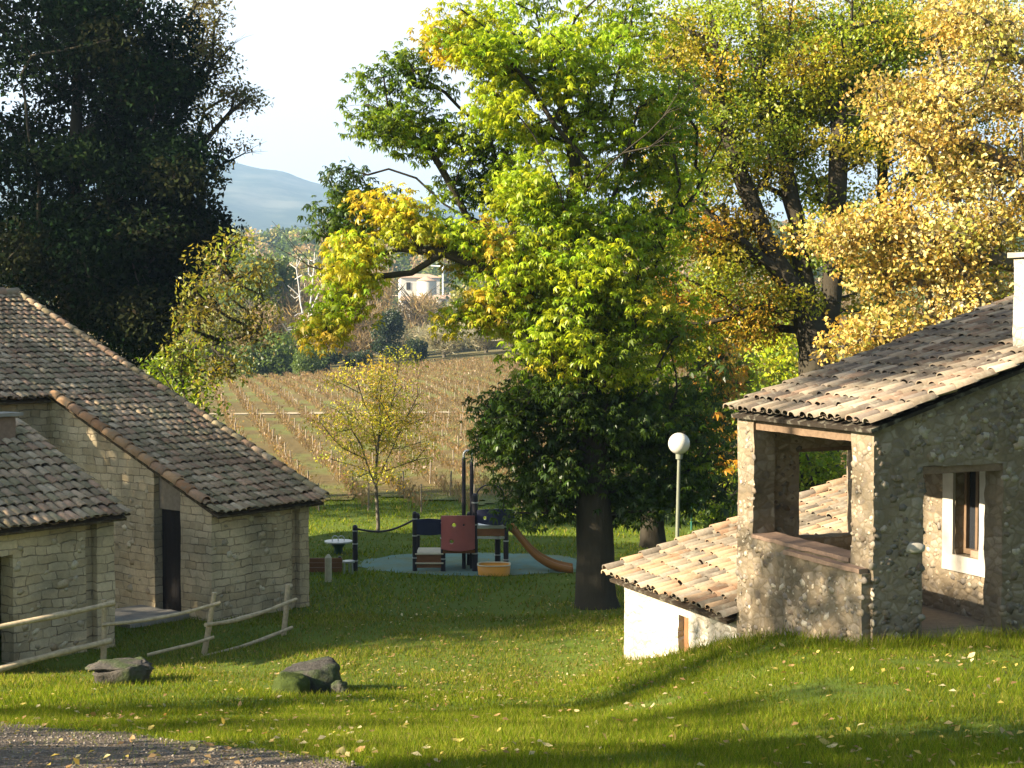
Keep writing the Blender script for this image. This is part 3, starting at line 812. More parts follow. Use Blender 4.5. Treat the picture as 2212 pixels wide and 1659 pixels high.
def skeleton(limbs, clumps, seg=.45, k=.35, hmin=1.5, rg=None):
    pos, par, plen = [], [], []
    def put(p, pa):
        pos.append(np.asarray(p, float)); par.append(pa)
        plen.append(0 if pa < 0 else plen[pa] + np.linalg.norm(pos[-1] - pos[pa]))
        return len(pos) - 1
    for li, limb in enumerate(limbs):
        limb = np.asarray(limb, float)
        if li == 0: last = put(limb[0], -1)
        else:
            A = np.array(pos); last = int(np.argmin(np.linalg.norm(A - limb[0], axis=1)))
        # smooth the polyline
        pts = [pos[last]] + [q for q in limb[1:]]
        for a, b in zip(pts[:-1], pts[1:]):
            a, b = np.asarray(a), np.asarray(b)
            m = max(1, int(np.linalg.norm(b - a) / seg))
            for i in range(1, m + 1):
                q = a + (b - a) * i / m
                if i < m: q = q + np.array(mnoise.noise_vector(Vector(q) * 1.1)) * .07
                last = put(q, last)
    nl = len(pos)
    cnt_extra = []
    A = np.array(pos)
    order = np.argsort([np.min(np.linalg.norm(A - c, axis=1)) for c in clumps]) if len(clumps) else []
    for ci in order:
        c = clumps[ci]
        A = np.array(pos); PL = np.array(plen)
        D = np.linalg.norm(A - c, axis=1)
        cost = D + k * PL + np.where(PL < hmin, 50, 0) + .5 * np.clip(A[:, 2] - c[2], 0, 9)
        b = int(np.argmin(cost))
        p0 = A[b]; d = D[b]
        tan = p0 - A[par[b]] if par[b] >= 0 else np.array([0, 0, 1.])
        tan = tan / (np.linalg.norm(tan) + 1e-9)
        ctl = p0 + tan * d * .35 + np.array([0, 0, .12 * d])
        m = max(1, int(d / seg)); last = b
        for i in range(1, m + 1):
            t = i / m
            q = p0 * (1 - t) ** 2 + ctl * 2 * t * (1 - t) + c * t * t
            if i < m: q = q + rg.normal(0, .035, 3)
            last = put(q, last)
        cnt_extra.append(last)
    n = len(pos)
    cnt = np.zeros(n)
    for i in cnt_extra: cnt[i] += 1
    has = np.zeros(n, bool)
    for i in range(n):
        if par[i] >= 0: has[par[i]] = True
    for i in range(n):
        if not has[i] and cnt[i] == 0: cnt[i] = 1
    for i in range(n - 1, 0, -1): cnt[par[i]] += cnt[i]
    return np.array(pos), np.array(par), cnt

def wood_mesh(mb, pos, par, cnt, r0, rtip=.008, power=.5, sides=7, flare=.5, rmax=None):
    n = len(pos)
    rad = rtip + (r0 - rtip) * (cnt / cnt[0]) ** power
    h = pos[:, 2] - pos[0][2]
    rad = rad * (1 + flare * np.exp(-h / .45) * (cnt > cnt[0] * .7))
    kids = [[] for _ in range(n)]
    for i in range(1, n): kids[par[i]].append(i)
    stack = [(0, None)]
    while stack:
        i, p = stack.pop()
        chain = [] if p is None else [p]
        chain.append(i)
        while kids[i]:
            ks = sorted(kids[i], key=lambda q: -cnt[q])
            for q in ks[1:]: stack.append((q, i))
            i = ks[0]; chain.append(i)
        pts = pos[chain]; rr = rad[chain].copy()
        if p is not None: rr[0] = min(rr[0], rr[1] * 1.25)
        if len(pts) > 1: mb.tube(pts, rr, sides if rr.max() > .05 else 4, cap=False)
    return rad

def twigs(mb, c, r, rg, m, tr=.006):
    for _ in range(m):
        d = runit(1, rg)[0] * r * np.array([1, 1, .7])
        mb.tube([c, c + d * .5 + rg.normal(0, .05, 3), c + d * 1.05], [tr, tr * .8, tr * .4], 3, cap=False)

def in_blob(bl, n, rg):
    """n points inside an ellipsoid given around (px, py, Y) with picture radii and a depth radius in metres"""
    px, py, Y, rx, ry, rd = bl[:6]
    d = runit(n, rg) * (rg.uniform(0, 1, (n, 1)) ** .42)
    return np.array([P(px + a * rx, py + b * ry, Y + c * rd) for a, b, c in d])

def make_tree(name, label, cat, base, limbs, r0, blobs, leaf_fn, leaf_mat, bark, per, crad, lsize, seed, group=None, power=.56, k=.35, hmin=1.5, flat=.65, ntw=4, sides=8, seg=.45, flare=.5, jit=.25, rough=0):
    """blobs: (px, py, Y, rx, ry, rd, clumps, colours)"""
    rg = np.random.default_rng(seed)
    root = empty(name, base, label, cat, group)
    cl, cc, ids = [], [], []
    for bl in blobs:
        pts = in_blob(bl, bl[6], rg)
        cols = np.asarray(bl[7], float).reshape(-1, 3)
        for p in pts:
            cl.append(p); cc.append(cols[rg.integers(len(cols))] * rg.uniform(1 - jit, 1 + jit))
    cl = np.array(cl); cc = np.array(cc)
    pos, par, cnt = skeleton(limbs, cl, seg, k, hmin, rg)
    tb = MB()
    wood_mesh(tb, pos, par, cnt, r0, power=power, sides=sides, flare=flare)
    for c in cl: twigs(tb, c, crad, rg, ntw)
    for lb in limbs[1:]:
        e, q = np.asarray(lb[-1], float), np.asarray(lb[-2], float)
        dd = (e - q) / (np.linalg.norm(e - q) + 1e-9)
        for _ in range(5):
            t = e + dd * rg.uniform(-.35, .1); g = dd * rg.uniform(.2, .7) + rg.normal(0, .22, 3)
            tb.tube([t, t + g * .5 + rg.normal(0, .04, 3), t + g], [.009, .007, .003], 4, cap=False)
    if rough: tb.roughen(rough, 3.5)
    tb.build("trunk", bark, root, smooth=True)
    N = len(cl) * per
    which = np.repeat(np.arange(len(cl)), per)
    off = rg.normal(0, 1, (N, 3)); off *= np.minimum(1, 1.7 / (np.linalg.norm(off, axis=1)[:, None] + 1e-6))
    p = cl[which] + off * np.array([crad, crad, crad * flat]) * .62
    cols = cc[which] * rg.uniform(.75, 1.25, (N, 1)) * (1 + rg.normal(0, .06, (N, 3)))
    V, C = leaf_fn(p, rg, lsize, np.clip(cols, .004, .9))
    mb = MB(); mb.add(V, np.arange(len(V)).reshape(-1, 4), 0, np.clip(C, .003, .9))
    mb.build("crown", leaf_mat, root)
    return root

DG = [(.045, .085, .008), (.060, .105, .010), (.05, .09, .012)]        # dark green, shade of the low crowns put into the leaf colour
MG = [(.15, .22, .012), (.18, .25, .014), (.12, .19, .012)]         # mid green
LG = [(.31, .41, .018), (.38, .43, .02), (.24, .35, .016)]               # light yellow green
YL = [(.52, .47, .035), (.54, .42, .04), (.42, .45, .03), (.50, .37, .035)]   # yellow
OR = [(.50, .26, .03), (.45, .20, .025), (.40, .28, .04)]

# --- the horse chestnut in the middle
base = P(1292, 1312, 32.0); base[2] = hz(base[0], base[1])
Yc = 32.0
chest_limbs = [
    [base - np.array([0, 0, .3]), P(1288, 1200, Yc), P(1282, 1050, Yc), P(1275, 900, Yc), P(1262, 800, Yc), P(1255, 700, Yc), P(1245, 600, Yc), P(1235, 480, Yc), P(1245, 380, Yc), P(1220, 250, Yc), P(1180, 120, Yc), P(1150, -20, Yc)],
    [P(1262, 800, Yc), P(1180, 690, Yc - .6), P(1080, 590, Yc - 1.0), P(960, 545, Yc - 1.3), P(890, 590, Yc - 1.4), P(800, 600, Yc - 1.5), P(720, 660, Yc - 1.6)],
    [P(1245, 600, Yc), P(1120, 520, Yc), P(1010, 470, Yc), P(960, 440, Yc), P(900, 385, Yc), P(840, 366, Yc - .2), P(795, 378, Yc - .3), P(765, 372, Yc - .3)],
    [P(1120, 520, Yc), P(1080, 400, Yc + .3), P(1060, 300, Yc + .3), P(960, 200, Yc + .2), P(880, 140, Yc)],
    [P(1010, 470, Yc), P(950, 360, Yc - .3), P(900, 270, Yc - .3), P(840, 240, Yc - .4)],
    [P(1245, 380, Yc), P(1262, 420, Yc - .6), P(1270, 350, Yc - .8), P(1200, 270, Yc - .8), P(1140, 180, Yc - .9), P(1060, 80, Yc - 1)],
    [P(1255, 700, Yc), P(1400, 560, Yc + .6), P(1500, 420, Yc + 1), P(1560, 300, Yc + 1.2)],
    [P(1275, 900, Yc), P(1150, 880, Yc - .4), P(1080, 895, Yc - .6)],
    [P(1278, 960, Yc), P(1400, 920, Yc + .2), P(1500, 960, Yc + .3)],
    [P(1262, 420, Yc - .6), P(1300, 372, Yc - 1.6), P(1345, 330, Yc - 2.0), P(1400, 285, Yc - 2.2), P(1450, 235, Yc - 2.3)], [P(1345, 330, Yc - 2.0), P(1400, 318, Yc - 2.2), P(1435, 300, Yc - 2.3)],
    [P(960, 545, Yc - 1.3), P(860, 540, Yc - 1.4), P(740, 572, Yc - 1.5), P(690, 582, Yc - 1.6), P(665, 572, Yc - 1.6)],
    [P(900, 560, Yc - 1.4), P(860, 500, Yc - 1.2), P(760, 525, Yc - 1.2), P(690, 510, Yc - 1.2)],
]
mixY = LG + YL[:2]
chest_blobs = [
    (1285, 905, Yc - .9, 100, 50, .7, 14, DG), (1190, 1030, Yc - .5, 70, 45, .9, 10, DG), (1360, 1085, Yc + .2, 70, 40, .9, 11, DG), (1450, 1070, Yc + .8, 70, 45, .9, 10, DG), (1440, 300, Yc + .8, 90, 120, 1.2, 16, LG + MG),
    (1250, 60, Yc, 230, 120, 2.2, 34, LG + MG[:1]), (1050, 80, Yc - .5, 120, 90, 1.4, 24, LG + YL[:1]), (960, 70, Yc - .4, 45, 55, .6, 5, mixY),
    (1180, 250, Yc - .3, 170, 140, 2.0, 40, LG), (1330, 250, Yc + .2, 170, 170, 1.8, 34, LG + MG[:1]),
    (860, 160, Yc, 60, 45, .6, 6, MG + DG), (830, 270, Yc - .3, 90, 55, .8, 9, MG + LG[:1]), (920, 240, Yc - .2, 70, 60, .8, 8, MG + LG),
    (960, 310, Yc - .3, 90, 40, .8, 8, MG + LG + YL[:1]), (1020, 380, Yc + .2, 70, 80, 1.0, 9, DG + MG[:1]), (780, 450, Yc - .4, 80, 45, .7, 9, DG + MG[:1]), (735, 495, Yc - 1.2, 60, 28, .5, 5, DG),
    (850, 455, Yc - 1.2, 80, 30, .8, 9, YL + LG[:1]), (890, 490, Yc - 1.2, 105, 32, .9, 13, YL[:3] + LG), (1020, 515, Yc - 1.2, 60, 26, .9, 8, YL + LG), (775, 555, Yc - 1.5, 55, 32, .8, 10, YL[:3] + LG[:1]), (750, 612, Yc - 1.6, 50, 22, .6, 7, YL + LG[:1]), (740, 660, Yc - 1.8, 50, 28, .5, 5, LG + YL[:2]), (700, 715, Yc - 1.8, 45, 28, .5, 6, LG + YL[:2]), (760, 380, Yc - .3, 25, 14, .3, 2, DG),
    (1150, 430, Yc - .8, 110, 90, 1.4, 26, LG), (1250, 520, Yc - .8, 150, 110, 1.8, 34, LG), (1080, 560, Yc - 1.0, 90, 55, 1.2, 12, LG + YL[:2]),
    (1200, 640, Yc - 1.2, 180, 90, 1.5, 36, LG), (1075, 665, Yc - 1.3, 55, 34, .8, 9, LG + YL[:2]), (995, 690, Yc - 1.4, 22, 12, .4, 3, LG + YL[:2]), (1310, 650, Yc - .9, 130, 100, 1.3, 26, LG + YL[:1]),
    (1190, 740, Yc - 1.2, 120, 55, 1.3, 16, LG + YL[:1]), (1310, 770, Yc - 1.0, 110, 70, 1.2, 16, LG + MG[:1]),
    (1400, 480, Yc + .6, 110, 140, 1.5, 22, LG + MG), (1400, 700, Yc + .4, 120, 100, 1.5, 22, LG + MG + OR[:1]),
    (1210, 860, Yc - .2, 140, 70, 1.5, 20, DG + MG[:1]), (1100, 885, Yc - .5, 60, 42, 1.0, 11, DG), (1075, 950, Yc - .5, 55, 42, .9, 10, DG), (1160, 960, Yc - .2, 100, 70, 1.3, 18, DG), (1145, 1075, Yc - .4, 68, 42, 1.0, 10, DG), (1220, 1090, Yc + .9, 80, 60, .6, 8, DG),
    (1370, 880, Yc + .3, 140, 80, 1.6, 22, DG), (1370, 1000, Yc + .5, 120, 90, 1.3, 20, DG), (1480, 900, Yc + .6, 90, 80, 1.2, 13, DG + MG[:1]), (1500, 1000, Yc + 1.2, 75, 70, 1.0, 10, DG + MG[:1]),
]
make_tree("chestnut_tree", "big chestnut with yellow green drooping leaves and thick dark trunk, mid lawn", "tree", base, chest_limbs, .40, chest_blobs, palmate, M['leaf'], M['bark'], 50, .52, .155, 101, sides=18, rough=.03)

# --- second dark tree behind it
Y2 = 43.5
b2 = P(1412, 1200, Y2); b2[2] = hz(b2[0], b2[1])
make_tree("shade_tree", "dark leaved tree with a stout black trunk, behind the globe lamp", "tree", b2,
    [[b2 - np.array([0, 0, .3]), P(1412, 1100, Y2), P(1415, 1000, Y2), P(1420, 880, Y2), P(1425, 780, Y2), P(1430, 640, Y2)], [P(1420, 960, Y2), P(1500, 880, Y2), P(1560, 860, Y2)]],
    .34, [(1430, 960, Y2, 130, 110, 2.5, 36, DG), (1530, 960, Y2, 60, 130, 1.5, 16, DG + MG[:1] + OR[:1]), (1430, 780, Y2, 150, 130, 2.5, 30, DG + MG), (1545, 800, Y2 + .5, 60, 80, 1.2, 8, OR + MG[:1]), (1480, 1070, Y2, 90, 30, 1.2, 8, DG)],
    palmate, M['leaf'], M['bark'], 22, .75, .26, 102, sides=10)

# --- tall tree behind the house (small olive leaves)
Y3 = 37.0
b3 = P(1770, 1200, Y3); b3[2] = hz(b3[0], b3[1])
OL = [(.29, .34, .022), (.35, .37, .025), (.21, .28, .02), (.37, .31, .03), (.19, .26, .02)]
GO = [(.46, .31, .03), (.40, .29, .03), (.46, .25, .025)]
lim3 = [
    [b3 - np.array([0, 0, .3]), P(1768, 1000, Y3), P(1770, 800, Y3), P(1752, 700, Y3), P(1725, 640, Y3), P(1690, 590, Y3), P(1640, 480, Y3), P(1600, 380, Y3), P(1560, 230, Y3), P(1545, 90, Y3), P(1530, -40, Y3)],
    [P(1752, 700, Y3), P(1730, 560, Y3 + .3), P(1720, 470, Y3 + .3), P(1690, 340, Y3 + .3), P(1650, 200, Y3 + .3), P(1600, 60, Y3 + .3), P(1590, -40, Y3 + .3)],
    [P(1770, 800, Y3), P(1795, 650, Y3), P(1805, 500, Y3), P(1810, 380, Y3), P(1820, 200, Y3), P(1838, 60, Y3), P(1840, -40, Y3)],
    [P(1690, 590, Y3), P(1600, 520, Y3 - .4), P(1520, 450, Y3 - .5), P(1460, 400, Y3 - .5)],
    [P(1752, 700, Y3), P(1640, 660, Y3 - .4), P(1560, 690, Y3 - .6), P(1480, 700, Y3 - .6)],
]
bl3 = [(q[0], q[1], q[2] + .9) + tuple(q[3:]) for q in [(1570, 230, Y3, 90, 70, 1.5, 16, OL), (1700, 210, Y3, 100, 70, 1.6, 18, OL), (1840, 200, Y3, 80, 80, 1.5, 14, OL), (1480, 120, Y3, 140, 150, 2.4, 38, OL), (1640, 80, Y3, 160, 120, 2.4, 38, OL + GO[:1]), (1800, 80, Y3, 150, 110, 2.2, 34, OL), (1930, 60, Y3 + .5, 120, 100, 1.8, 18, OL),
       (1480, 350, Y3, 120, 150, 2.2, 34, OL + GO[:1]), (1620, 330, Y3, 130, 130, 2.2, 30, OL), (1770, 300, Y3, 130, 130, 2.2, 26, OL), (1900, 260, Y3 + .5, 100, 120, 1.6, 12, OL),
       (1500, 560, Y3 - .3, 120, 110, 2.0, 28, OL + GO), (1620, 560, Y3, 110, 110, 2.0, 24, OL + GO[:2]), (1760, 500, Y3, 100, 110, 1.8, 14, OL), (1600, 690, Y3 - .5, 120, 50, 1.6, 14, OL[2:3] + GO), (1490, 700, Y3 - .4, 70, 60, 1.3, 9, GO + OL), (1850, 620, Y3, 60, 90, 1.2, 8, OL + GO), (1720, 640, Y3 - .9, 80, 60, 1.2, 8, OL)]]
make_tree("olive_leaved_tree", "tall many stemmed tree with small olive leaves rising behind the house roof", "tree", b3, lim3, .52, bl3,
          lambda p, rg, s, c: simple_leaves(p, rg, s, c, .55), M['leaf'], M['bark'], 235, .60, .11, 103, sides=12, rough=.03)

# --- dark stem further right behind the house
Y3b = 40.0
b3b = P(1915, 1200, Y3b); b3b[2] = hz(b3b[0], b3b[1])
make_tree("slender_tree", "slim dark trunked tree between the olive tree and the golden oak", "tree", b3b,
    [[b3b - np.array([0, 0, .3]), P(1915, 900, Y3b), P(1912, 700, Y3b), P(1905, 500, Y3b), P(1910, 300, Y3b), P(1935, 150, Y3b), P(1930, 0, Y3b), P(1925, -60, Y3b)], [P(1905, 500, Y3b), P(1990, 350, Y3b), P(2030, 150, Y3b)]],
    .27, [(1950, 60, Y3b, 150, 110, 2, 26, OL), (1990, 300, Y3b, 140, 150, 2, 26, OL + GO), (2100, 120, Y3b, 120, 160, 2, 20, OL + GO), (1890, 440, Y3b, 80, 100, 1.5, 8, OL), (2080, 480, Y3b, 120, 120, 2, 16, OL + GO)],
    lambda p, rg, s, c: simple_leaves(p, rg, s, c, .55), M['leaf'], M['bark'], 250, .7, .10, 104)

# --- golden oak in front of them
Y4 = 27.0
b4 = P(2290, 1250, Y4); b4[2] = hz(b4[0], b4[1])
GD = [(.53, .41, .11), (.58, .47, .16), (.47, .34, .08), (.52, .37, .08), (.42, .37, .08), (.62, .53, .23), (.33, .33, .06)]
lim4 = [[b4 - np.array([0, 0, .3]), P(2290, 1000, Y4), P(2280, 800, Y4), P(2270, 600, Y4), P(2260, 400, Y4), P(2240, 150, Y4), P(2230, -60, Y4)],
        [P(2270, 600, Y4), P(2150, 560, Y4 - .3), P(2000, 520, Y4 - .5), P(1860, 510, Y4 - .5), P(1780, 505, Y4 - .5)],
        [P(2260, 400, Y4), P(2120, 320, Y4), P(1990, 270, Y4), P(1900, 240, Y4)], [P(2240, 150, Y4), P(2120, 80, Y4)],
        [P(2280, 800, Y4), P(2140, 720, Y4), P(2000, 720, Y4), P(1880, 730, Y4)]]
bl4 = [(2120, 60, Y4, 130, 110, 1.6, 34, GD), (2180, 230, Y4, 110, 130, 1.5, 26, GD), (2000, 240, Y4, 110, 90, 1.4, 26, GD), (1910, 230, Y4, 55, 45, .7, 8, GD), (2060, 370, Y4, 110, 80, 1.4, 26, GD), (2190, 420, Y4, 90, 120, 1.4, 22, GD),
       (1930, 500, Y4 - .4, 130, 70, 1.2, 26, GD), (1810, 505, Y4 - .5, 65, 40, .7, 10, GD), (2080, 530, Y4 - .3, 130, 90, 1.4, 30, GD), (1910, 590, Y4 - .3, 70, 50, .8, 10, GD), (2050, 650, Y4 - .2, 100, 70, 1.0, 18, GD), (2160, 640, Y4, 90, 100, 1.2, 18, GD + OL[:2]), (1920, 720, Y4, 110, 45, .8, 16, GD), (1850, 745, Y4, 50, 25, .5, 4, GD)]
make_tree("golden_oak", "oak with bright golden autumn leaves hanging over the house roof", "tree", b4, lim4, .38, bl4,
          lambda p, rg, s, c: simple_leaves(p, rg, s, c, .62, .3), M['leaf_gold'], M['bark_grey'], 135, .52, .092, 105)

# --- dark evergreen at left behind the barn
Y5 = 50.0
b5 = P(150, 1150, Y5); b5[2] = hz(b5[0], b5[1])
EV = [(.009, .019, .007), (.013, .023, .008), (.007, .014, .006), (.020, .024, .010)]
lim5 = [[b5 - np.array([0, 0, .3]), P(150, 900, Y5), P(160, 600, Y5), P(165, 300, Y5), P(170, 0, Y5), P(170, -200, Y5)], [P(160, 600, Y5), P(300, 500, Y5), P(420, 470, Y5)], [P(165, 300, Y5), P(300, 200, Y5)], [P(160, 650, Y5), P(280, 640, Y5), P(360, 660, Y5)]]
bl5 = [(60, 80, Y5, 180, 180, 3.5, 34, EV), (240, 90, Y5, 150, 150, 3.5, 40, EV), (330, 200, Y5, 95, 130, 2.5, 26, EV), (120, 350, Y5, 200, 160, 3.5, 44, EV), (300, 370, Y5, 150, 110, 3.2, 36, EV), (400, 400, Y5, 70, 90, 2, 14, EV), (110, 560, Y5, 200, 130, 3.5, 44, EV), (320, 530, Y5, 160, 80, 3, 36, EV), (430, 520, Y5, 60, 50, 1.5, 10, EV), (250, 650, Y5, 170, 80, 3, 36, EV), (360, 640, Y5, 50, 50, 1.5, 8, EV), (280, 730, Y5, 80, 40, 1.5, 10, EV)]
make_tree("evergreen_tree", "huge nearly black evergreen towering behind the barn roof", "tree", b5, lim5, .5, bl5,
          lambda p, rg, s, c: simple_leaves(p, rg, s, c, .5, .2), M['leaf_dark'], M['bark'], 320, 1.0, .20, 106, seg=.7)

# --- loose deciduous tree whose twigs reach out at the right of the evergreen
Y6 = 54.0
b6 = P(330, 1120, Y6); b6[2] = hz(b6[0], b6[1])
BR = [(.13, .12, .035), (.16, .12, .04), (.09, .105, .02), (.10, .09, .03), (.20, .17, .03)]
YG = [(.22, .25, .025), (.16, .21, .02), (.25, .22, .025), (.15, .12, .025)]
lim6 = [[b6 - np.array([0, 0, .3]), P(335, 900, Y6), P(340, 700, Y6), P(345, 500, Y6), P(355, 300, Y6), P(370, 120, Y6), P(380, -60, Y6)],
        [P(345, 500, Y6), P(420, 330, Y6), P(500, 240, Y6), P(545, 205, Y6)], [P(355, 300, Y6), P(430, 180, Y6), P(500, 100, Y6)], [P(345, 450, Y6), P(440, 370, Y6), P(530, 330, Y6)], [P(370, 120, Y6), P(410, 30, Y6), P(430, -20, Y6)],
        [P(340, 700, Y6), P(430, 620, Y6 - 7), P(500, 600, Y6 - 10), P(560, 635, Y6 - 10.5)], [P(340, 760, Y6), P(430, 740, Y6 - 7), P(560, 715, Y6 - 10.5)], [P(345, 560, Y6), P(470, 520, Y6), P(500, 530, Y6)], [P(338, 820, Y6), P(430, 800, Y6), P(490, 810, Y6)]]
bl6 = [(430, 40, Y6, 60, 60, 1.0, 13, BR), (465, 130, Y6, 75, 50, 1.0, 16, BR), (475, 210, Y6, 75, 50, 1.0, 16, BR), (530, 200, Y6, 30, 35, .5, 4, BR), (430, 290, Y6, 60, 50, 1.0, 10, BR), (490, 320, Y6, 45, 30, .6, 3, BR), (400, 170, Y6, 50, 120, 1.0, 9, BR),
       (470, 590, Y6 - 10.5, 70, 45, 1.0, 6, YG), (545, 620, Y6 - 10.5, 45, 45, .8, 5, YG), (450, 660, Y6 - 10.5, 80, 40, 1.0, 8, YG), (520, 690, Y6 - 10.5, 60, 40, .8, 5, YG), (420, 740, Y6 - 10, 60, 40, 1.0, 7, YG), (470, 790, Y6 - 10, 50, 35, .8, 6, YG), (540, 725, Y6 - 10.5, 40, 22, .5, 3, BR), (380, 790, Y6 - 9.5, 50, 40, .8, 6, YG), (480, 540, Y6 - 10.5, 40, 30, .8, 4, YG)]
make_tree("loose_leaved_tree", "thin leaved tree whose yellowing twigs stick out beside the dark evergreen", "tree", b6, lim6, .30, bl6,
          lambda p, rg, s, c: simple_leaves(p, rg, s, c, .42, .1), M['leaf'], M['bark'], 70, .62, .17, 107)

# --- bright ivy bush beside the barn roof
Y7 = 44.0
b7 = P(420, 1180, Y7); b7[2] = hz(b7[0], b7[1])
make_tree("leafy_bush", "light green bush showing above the barn's sloping roof edge", "bush", b7,
    [[b7, P(420, 1000, Y7), P(400, 850, Y7), P(390, 800, Y7)]], .10, [(370, 800, Y7, 45, 50, 1.0, 10, LG + MG), (420, 870, Y7, 50, 50, 1.0, 12, LG + MG), (360, 850, Y7, 60, 60, 1.0, 8, MG), (470, 1000, Y7, 60, 90, 1.0, 10, MG)],
    lambda p, rg, s, c: simple_leaves(p, rg, s, c, .55), M['leaf'], M['bark'], 45, .6, .15, 108, hmin=.4)

# --- yellow sapling by the playground
Y8 = 46.5
b8 = P(815, 1152, Y8); b8[2] = hz(b8[0], b8[1])
SY = [(.62, .54, .05), (.56, .52, .05), (.48, .48, .05), (.58, .40, .05)]
make_tree("yellow_sapling", "slender sapling with sparse yellow leaves, on the grass by the vineyard", "tree", b8,
    [[b8 - np.array([0, 0, .2]), P(815, 1100, Y8), P(812, 1050, Y8), P(818, 950, Y8), P(822, 850, Y8), P(826, 760, Y8)], [P(812, 1060, Y8), P(780, 960, Y8), P(740, 890, Y8)], [P(813, 1050, Y8), P(860, 940, Y8 - .5), P(900, 860, Y8 - .5)], [P(815, 1000, Y8), P(800, 900, Y8 + .5), P(770, 820, Y8)], [P(818, 960, Y8), P(850, 860, Y8), P(865, 770, Y8)]],
    .055, [(820, 900, Y8, 110, 70, 1.5, 30, SY), (770, 960, Y8, 70, 60, 1.2, 14, SY), (880, 940, Y8, 60, 70, 1.2, 14, SY), (820, 840, Y8, 80, 50, 1.2, 14, SY), (740, 810, Y8, 40, 22, .6, 5, SY), (860, 770, Y8, 40, 30, .6, 4, SY), (810, 1020, Y8, 60, 40, 1.0, 7, SY), (700, 910, Y8, 30, 20, .5, 3, SY), (800, 790, Y8, 20, 20, .4, 2, SY)],
    lambda p, rg, s, c: simple_leaves(p, rg, s, c, .4), M['leaf'], M['bark_grey'], 70, .5, .11, 109, hmin=.9, flare=.2)

# --- shrubs behind the lamp and shed
def shrub(label, px, pyb, Y, blobs, seed, size=.13, per=60, crad=.6, mat='leaf', name="shrub", cat="shrub", r0=.08):
    b = P(px, pyb, Y); b[2] = hz(b[0], b[1])
    top = P(px, min(q[1] for q in blobs), Y)
    return make_tree(name, label, cat, b, [[b - np.array([0, 0, .15]), b * .7 + top * .3, b * .3 + top * .7]], r0, blobs, lambda p, rg, s, c: simple_leaves(p, rg, s, c, .55), M[mat], M['bark'], per, crad, size, seed, hmin=.2, ntw=2, sides=6)
shrub("round green shrub between the lamp post and the house's far pillar", 1540, 1170, 45, [(1545, 1110, 45, 45, 45, 1.0, 14, MG + LG[:1]), (1575, 1130, 45, 30, 30, .8, 6, MG)], 120, .14, 60, .5)
shrub("tall yellow green bush seen between the olive tree's trunk and the chestnut", 1675, 1100, 72, [(1680, 770, 72, 50, 70, 2.0, 26, LG + YL[:1]), (1640, 850, 72, 60, 70, 2.0, 20, LG + MG), (1700, 850, 72, 50, 70, 2.0, 14, LG)], 121, .30, 60, 1.1, r0=.2)
shrub("orange brown bush right of the chestnut's crown", 1540, 1050, 60, [(1530, 770, 60, 60, 60, 1.6, 18, OR + YL[:1]), (1590, 820, 60, 50, 60, 1.6, 16, OR + OL), (1560, 900, 60, 60, 50, 1.6, 12, OL + OR)], 122, .24, 60, .95, r0=.2)
shrub("dark green bush seen through the porch's rear opening", 1770, 1150, 34, [(1765, 1010, 34, 60, 60, 1.2, 22, MG + OL[:2]), (1770, 1080, 34, 70, 60, 1.2, 16, DG + MG)], 123, .14, 80, .55, r0=.15)
shrub("low orange leaved bush between the lamp globe and the house corner", 1560, 1120, 52, [(1570, 930, 52, 50, 60, 1.4, 14, OR[1:] + MG), (1560, 1010, 52, 45, 50, 1.4, 10, MG + OL)], 124, .2, 50, .8, r0=.12)

# trees outside the picture on the sun side, which cast the shade seen on the lawn and the barn
def sun_side_tree(label, x, y, blobs_m, seed, per=60, crad=1.0, size=.26, cols=None, tr=.3):
    rg = np.random.default_rng(seed)
    z = hz(x, y)
    root = empty("park_tree", (x, y, z), label, "tree", "park trees on the sun side")
    cl = []
    for (dx, dy, h, rx, rz, n) in blobs_m:
        d = runit(n, rg) * rg.uniform(0, 1, (n, 1)) ** .42
        cl.append(np.array([x + dx, y + dy, z + h]) + d * np.array([rx, rx, rz]))
    cl = np.concatenate(cl)
    top = max(q[2] for q in blobs_m)
    pos, par, cnt = skeleton([[np.array([x, y, z - .3]), np.array([x, y, z + top * .5]), np.array([x + .3, y, z + top])]], cl, .8, .35, 1.5, rg)
    tb = MB(); wood_mesh(tb, pos, par, cnt, tr); tb.build("trunk", M['bark'], root, smooth=True)
    N = len(cl) * per; wch = np.repeat(np.arange(len(cl)), per)
    p = cl[wch] + rg.normal(0, 1, (N, 3)) * crad * .6
    cols_ = np.asarray(cols or MG)[rg.integers(0, 3, N)] * rg.uniform(.8, 1.2, (N, 1))
    V, C = simple_leaves(p, rg, size, cols_)
    mb = MB(); mb.add(V, np.arange(len(V)).reshape(-1, 4), 0, C); mb.build("crown", M['leaf'], root)
    return root
SV = np.array(S[:])
def toward_sun(target, x_to):
    """where the sun ray through target crosses the plane x = x_to"""
    t = np.asarray(target, float); return t + SV * ((x_to - t[0]) / SV[0])
def shading(label, x_to, spots, seed, **kw):
    """a park tree whose foliage stands on the sun rays of the shaded spots: (target, rx, rz, clumps)"""
    ps = [toward_sun(t, x_to) for t, *_ in spots]
    cx, cy = float(np.mean([p[0] for p in ps])), float(np.mean([p[1] for p in ps]))
    z = hz(cx, cy)
    sun_side_tree(label, cx, cy, [(p[0] - cx, p[1] - cy, p[2] - z, rx, rz_, n) for p, (_, rx, rz_, n) in zip(ps, spots)], seed, **kw)
shading("park tree beyond the left edge, shading the middle of the lawn", -25, [((-.5, 31.6, -6.1), 3.4, 3.2, 52), ((2.0, 33.5, -4.0), 2.8, 2.6, 32)], 201, per=80)
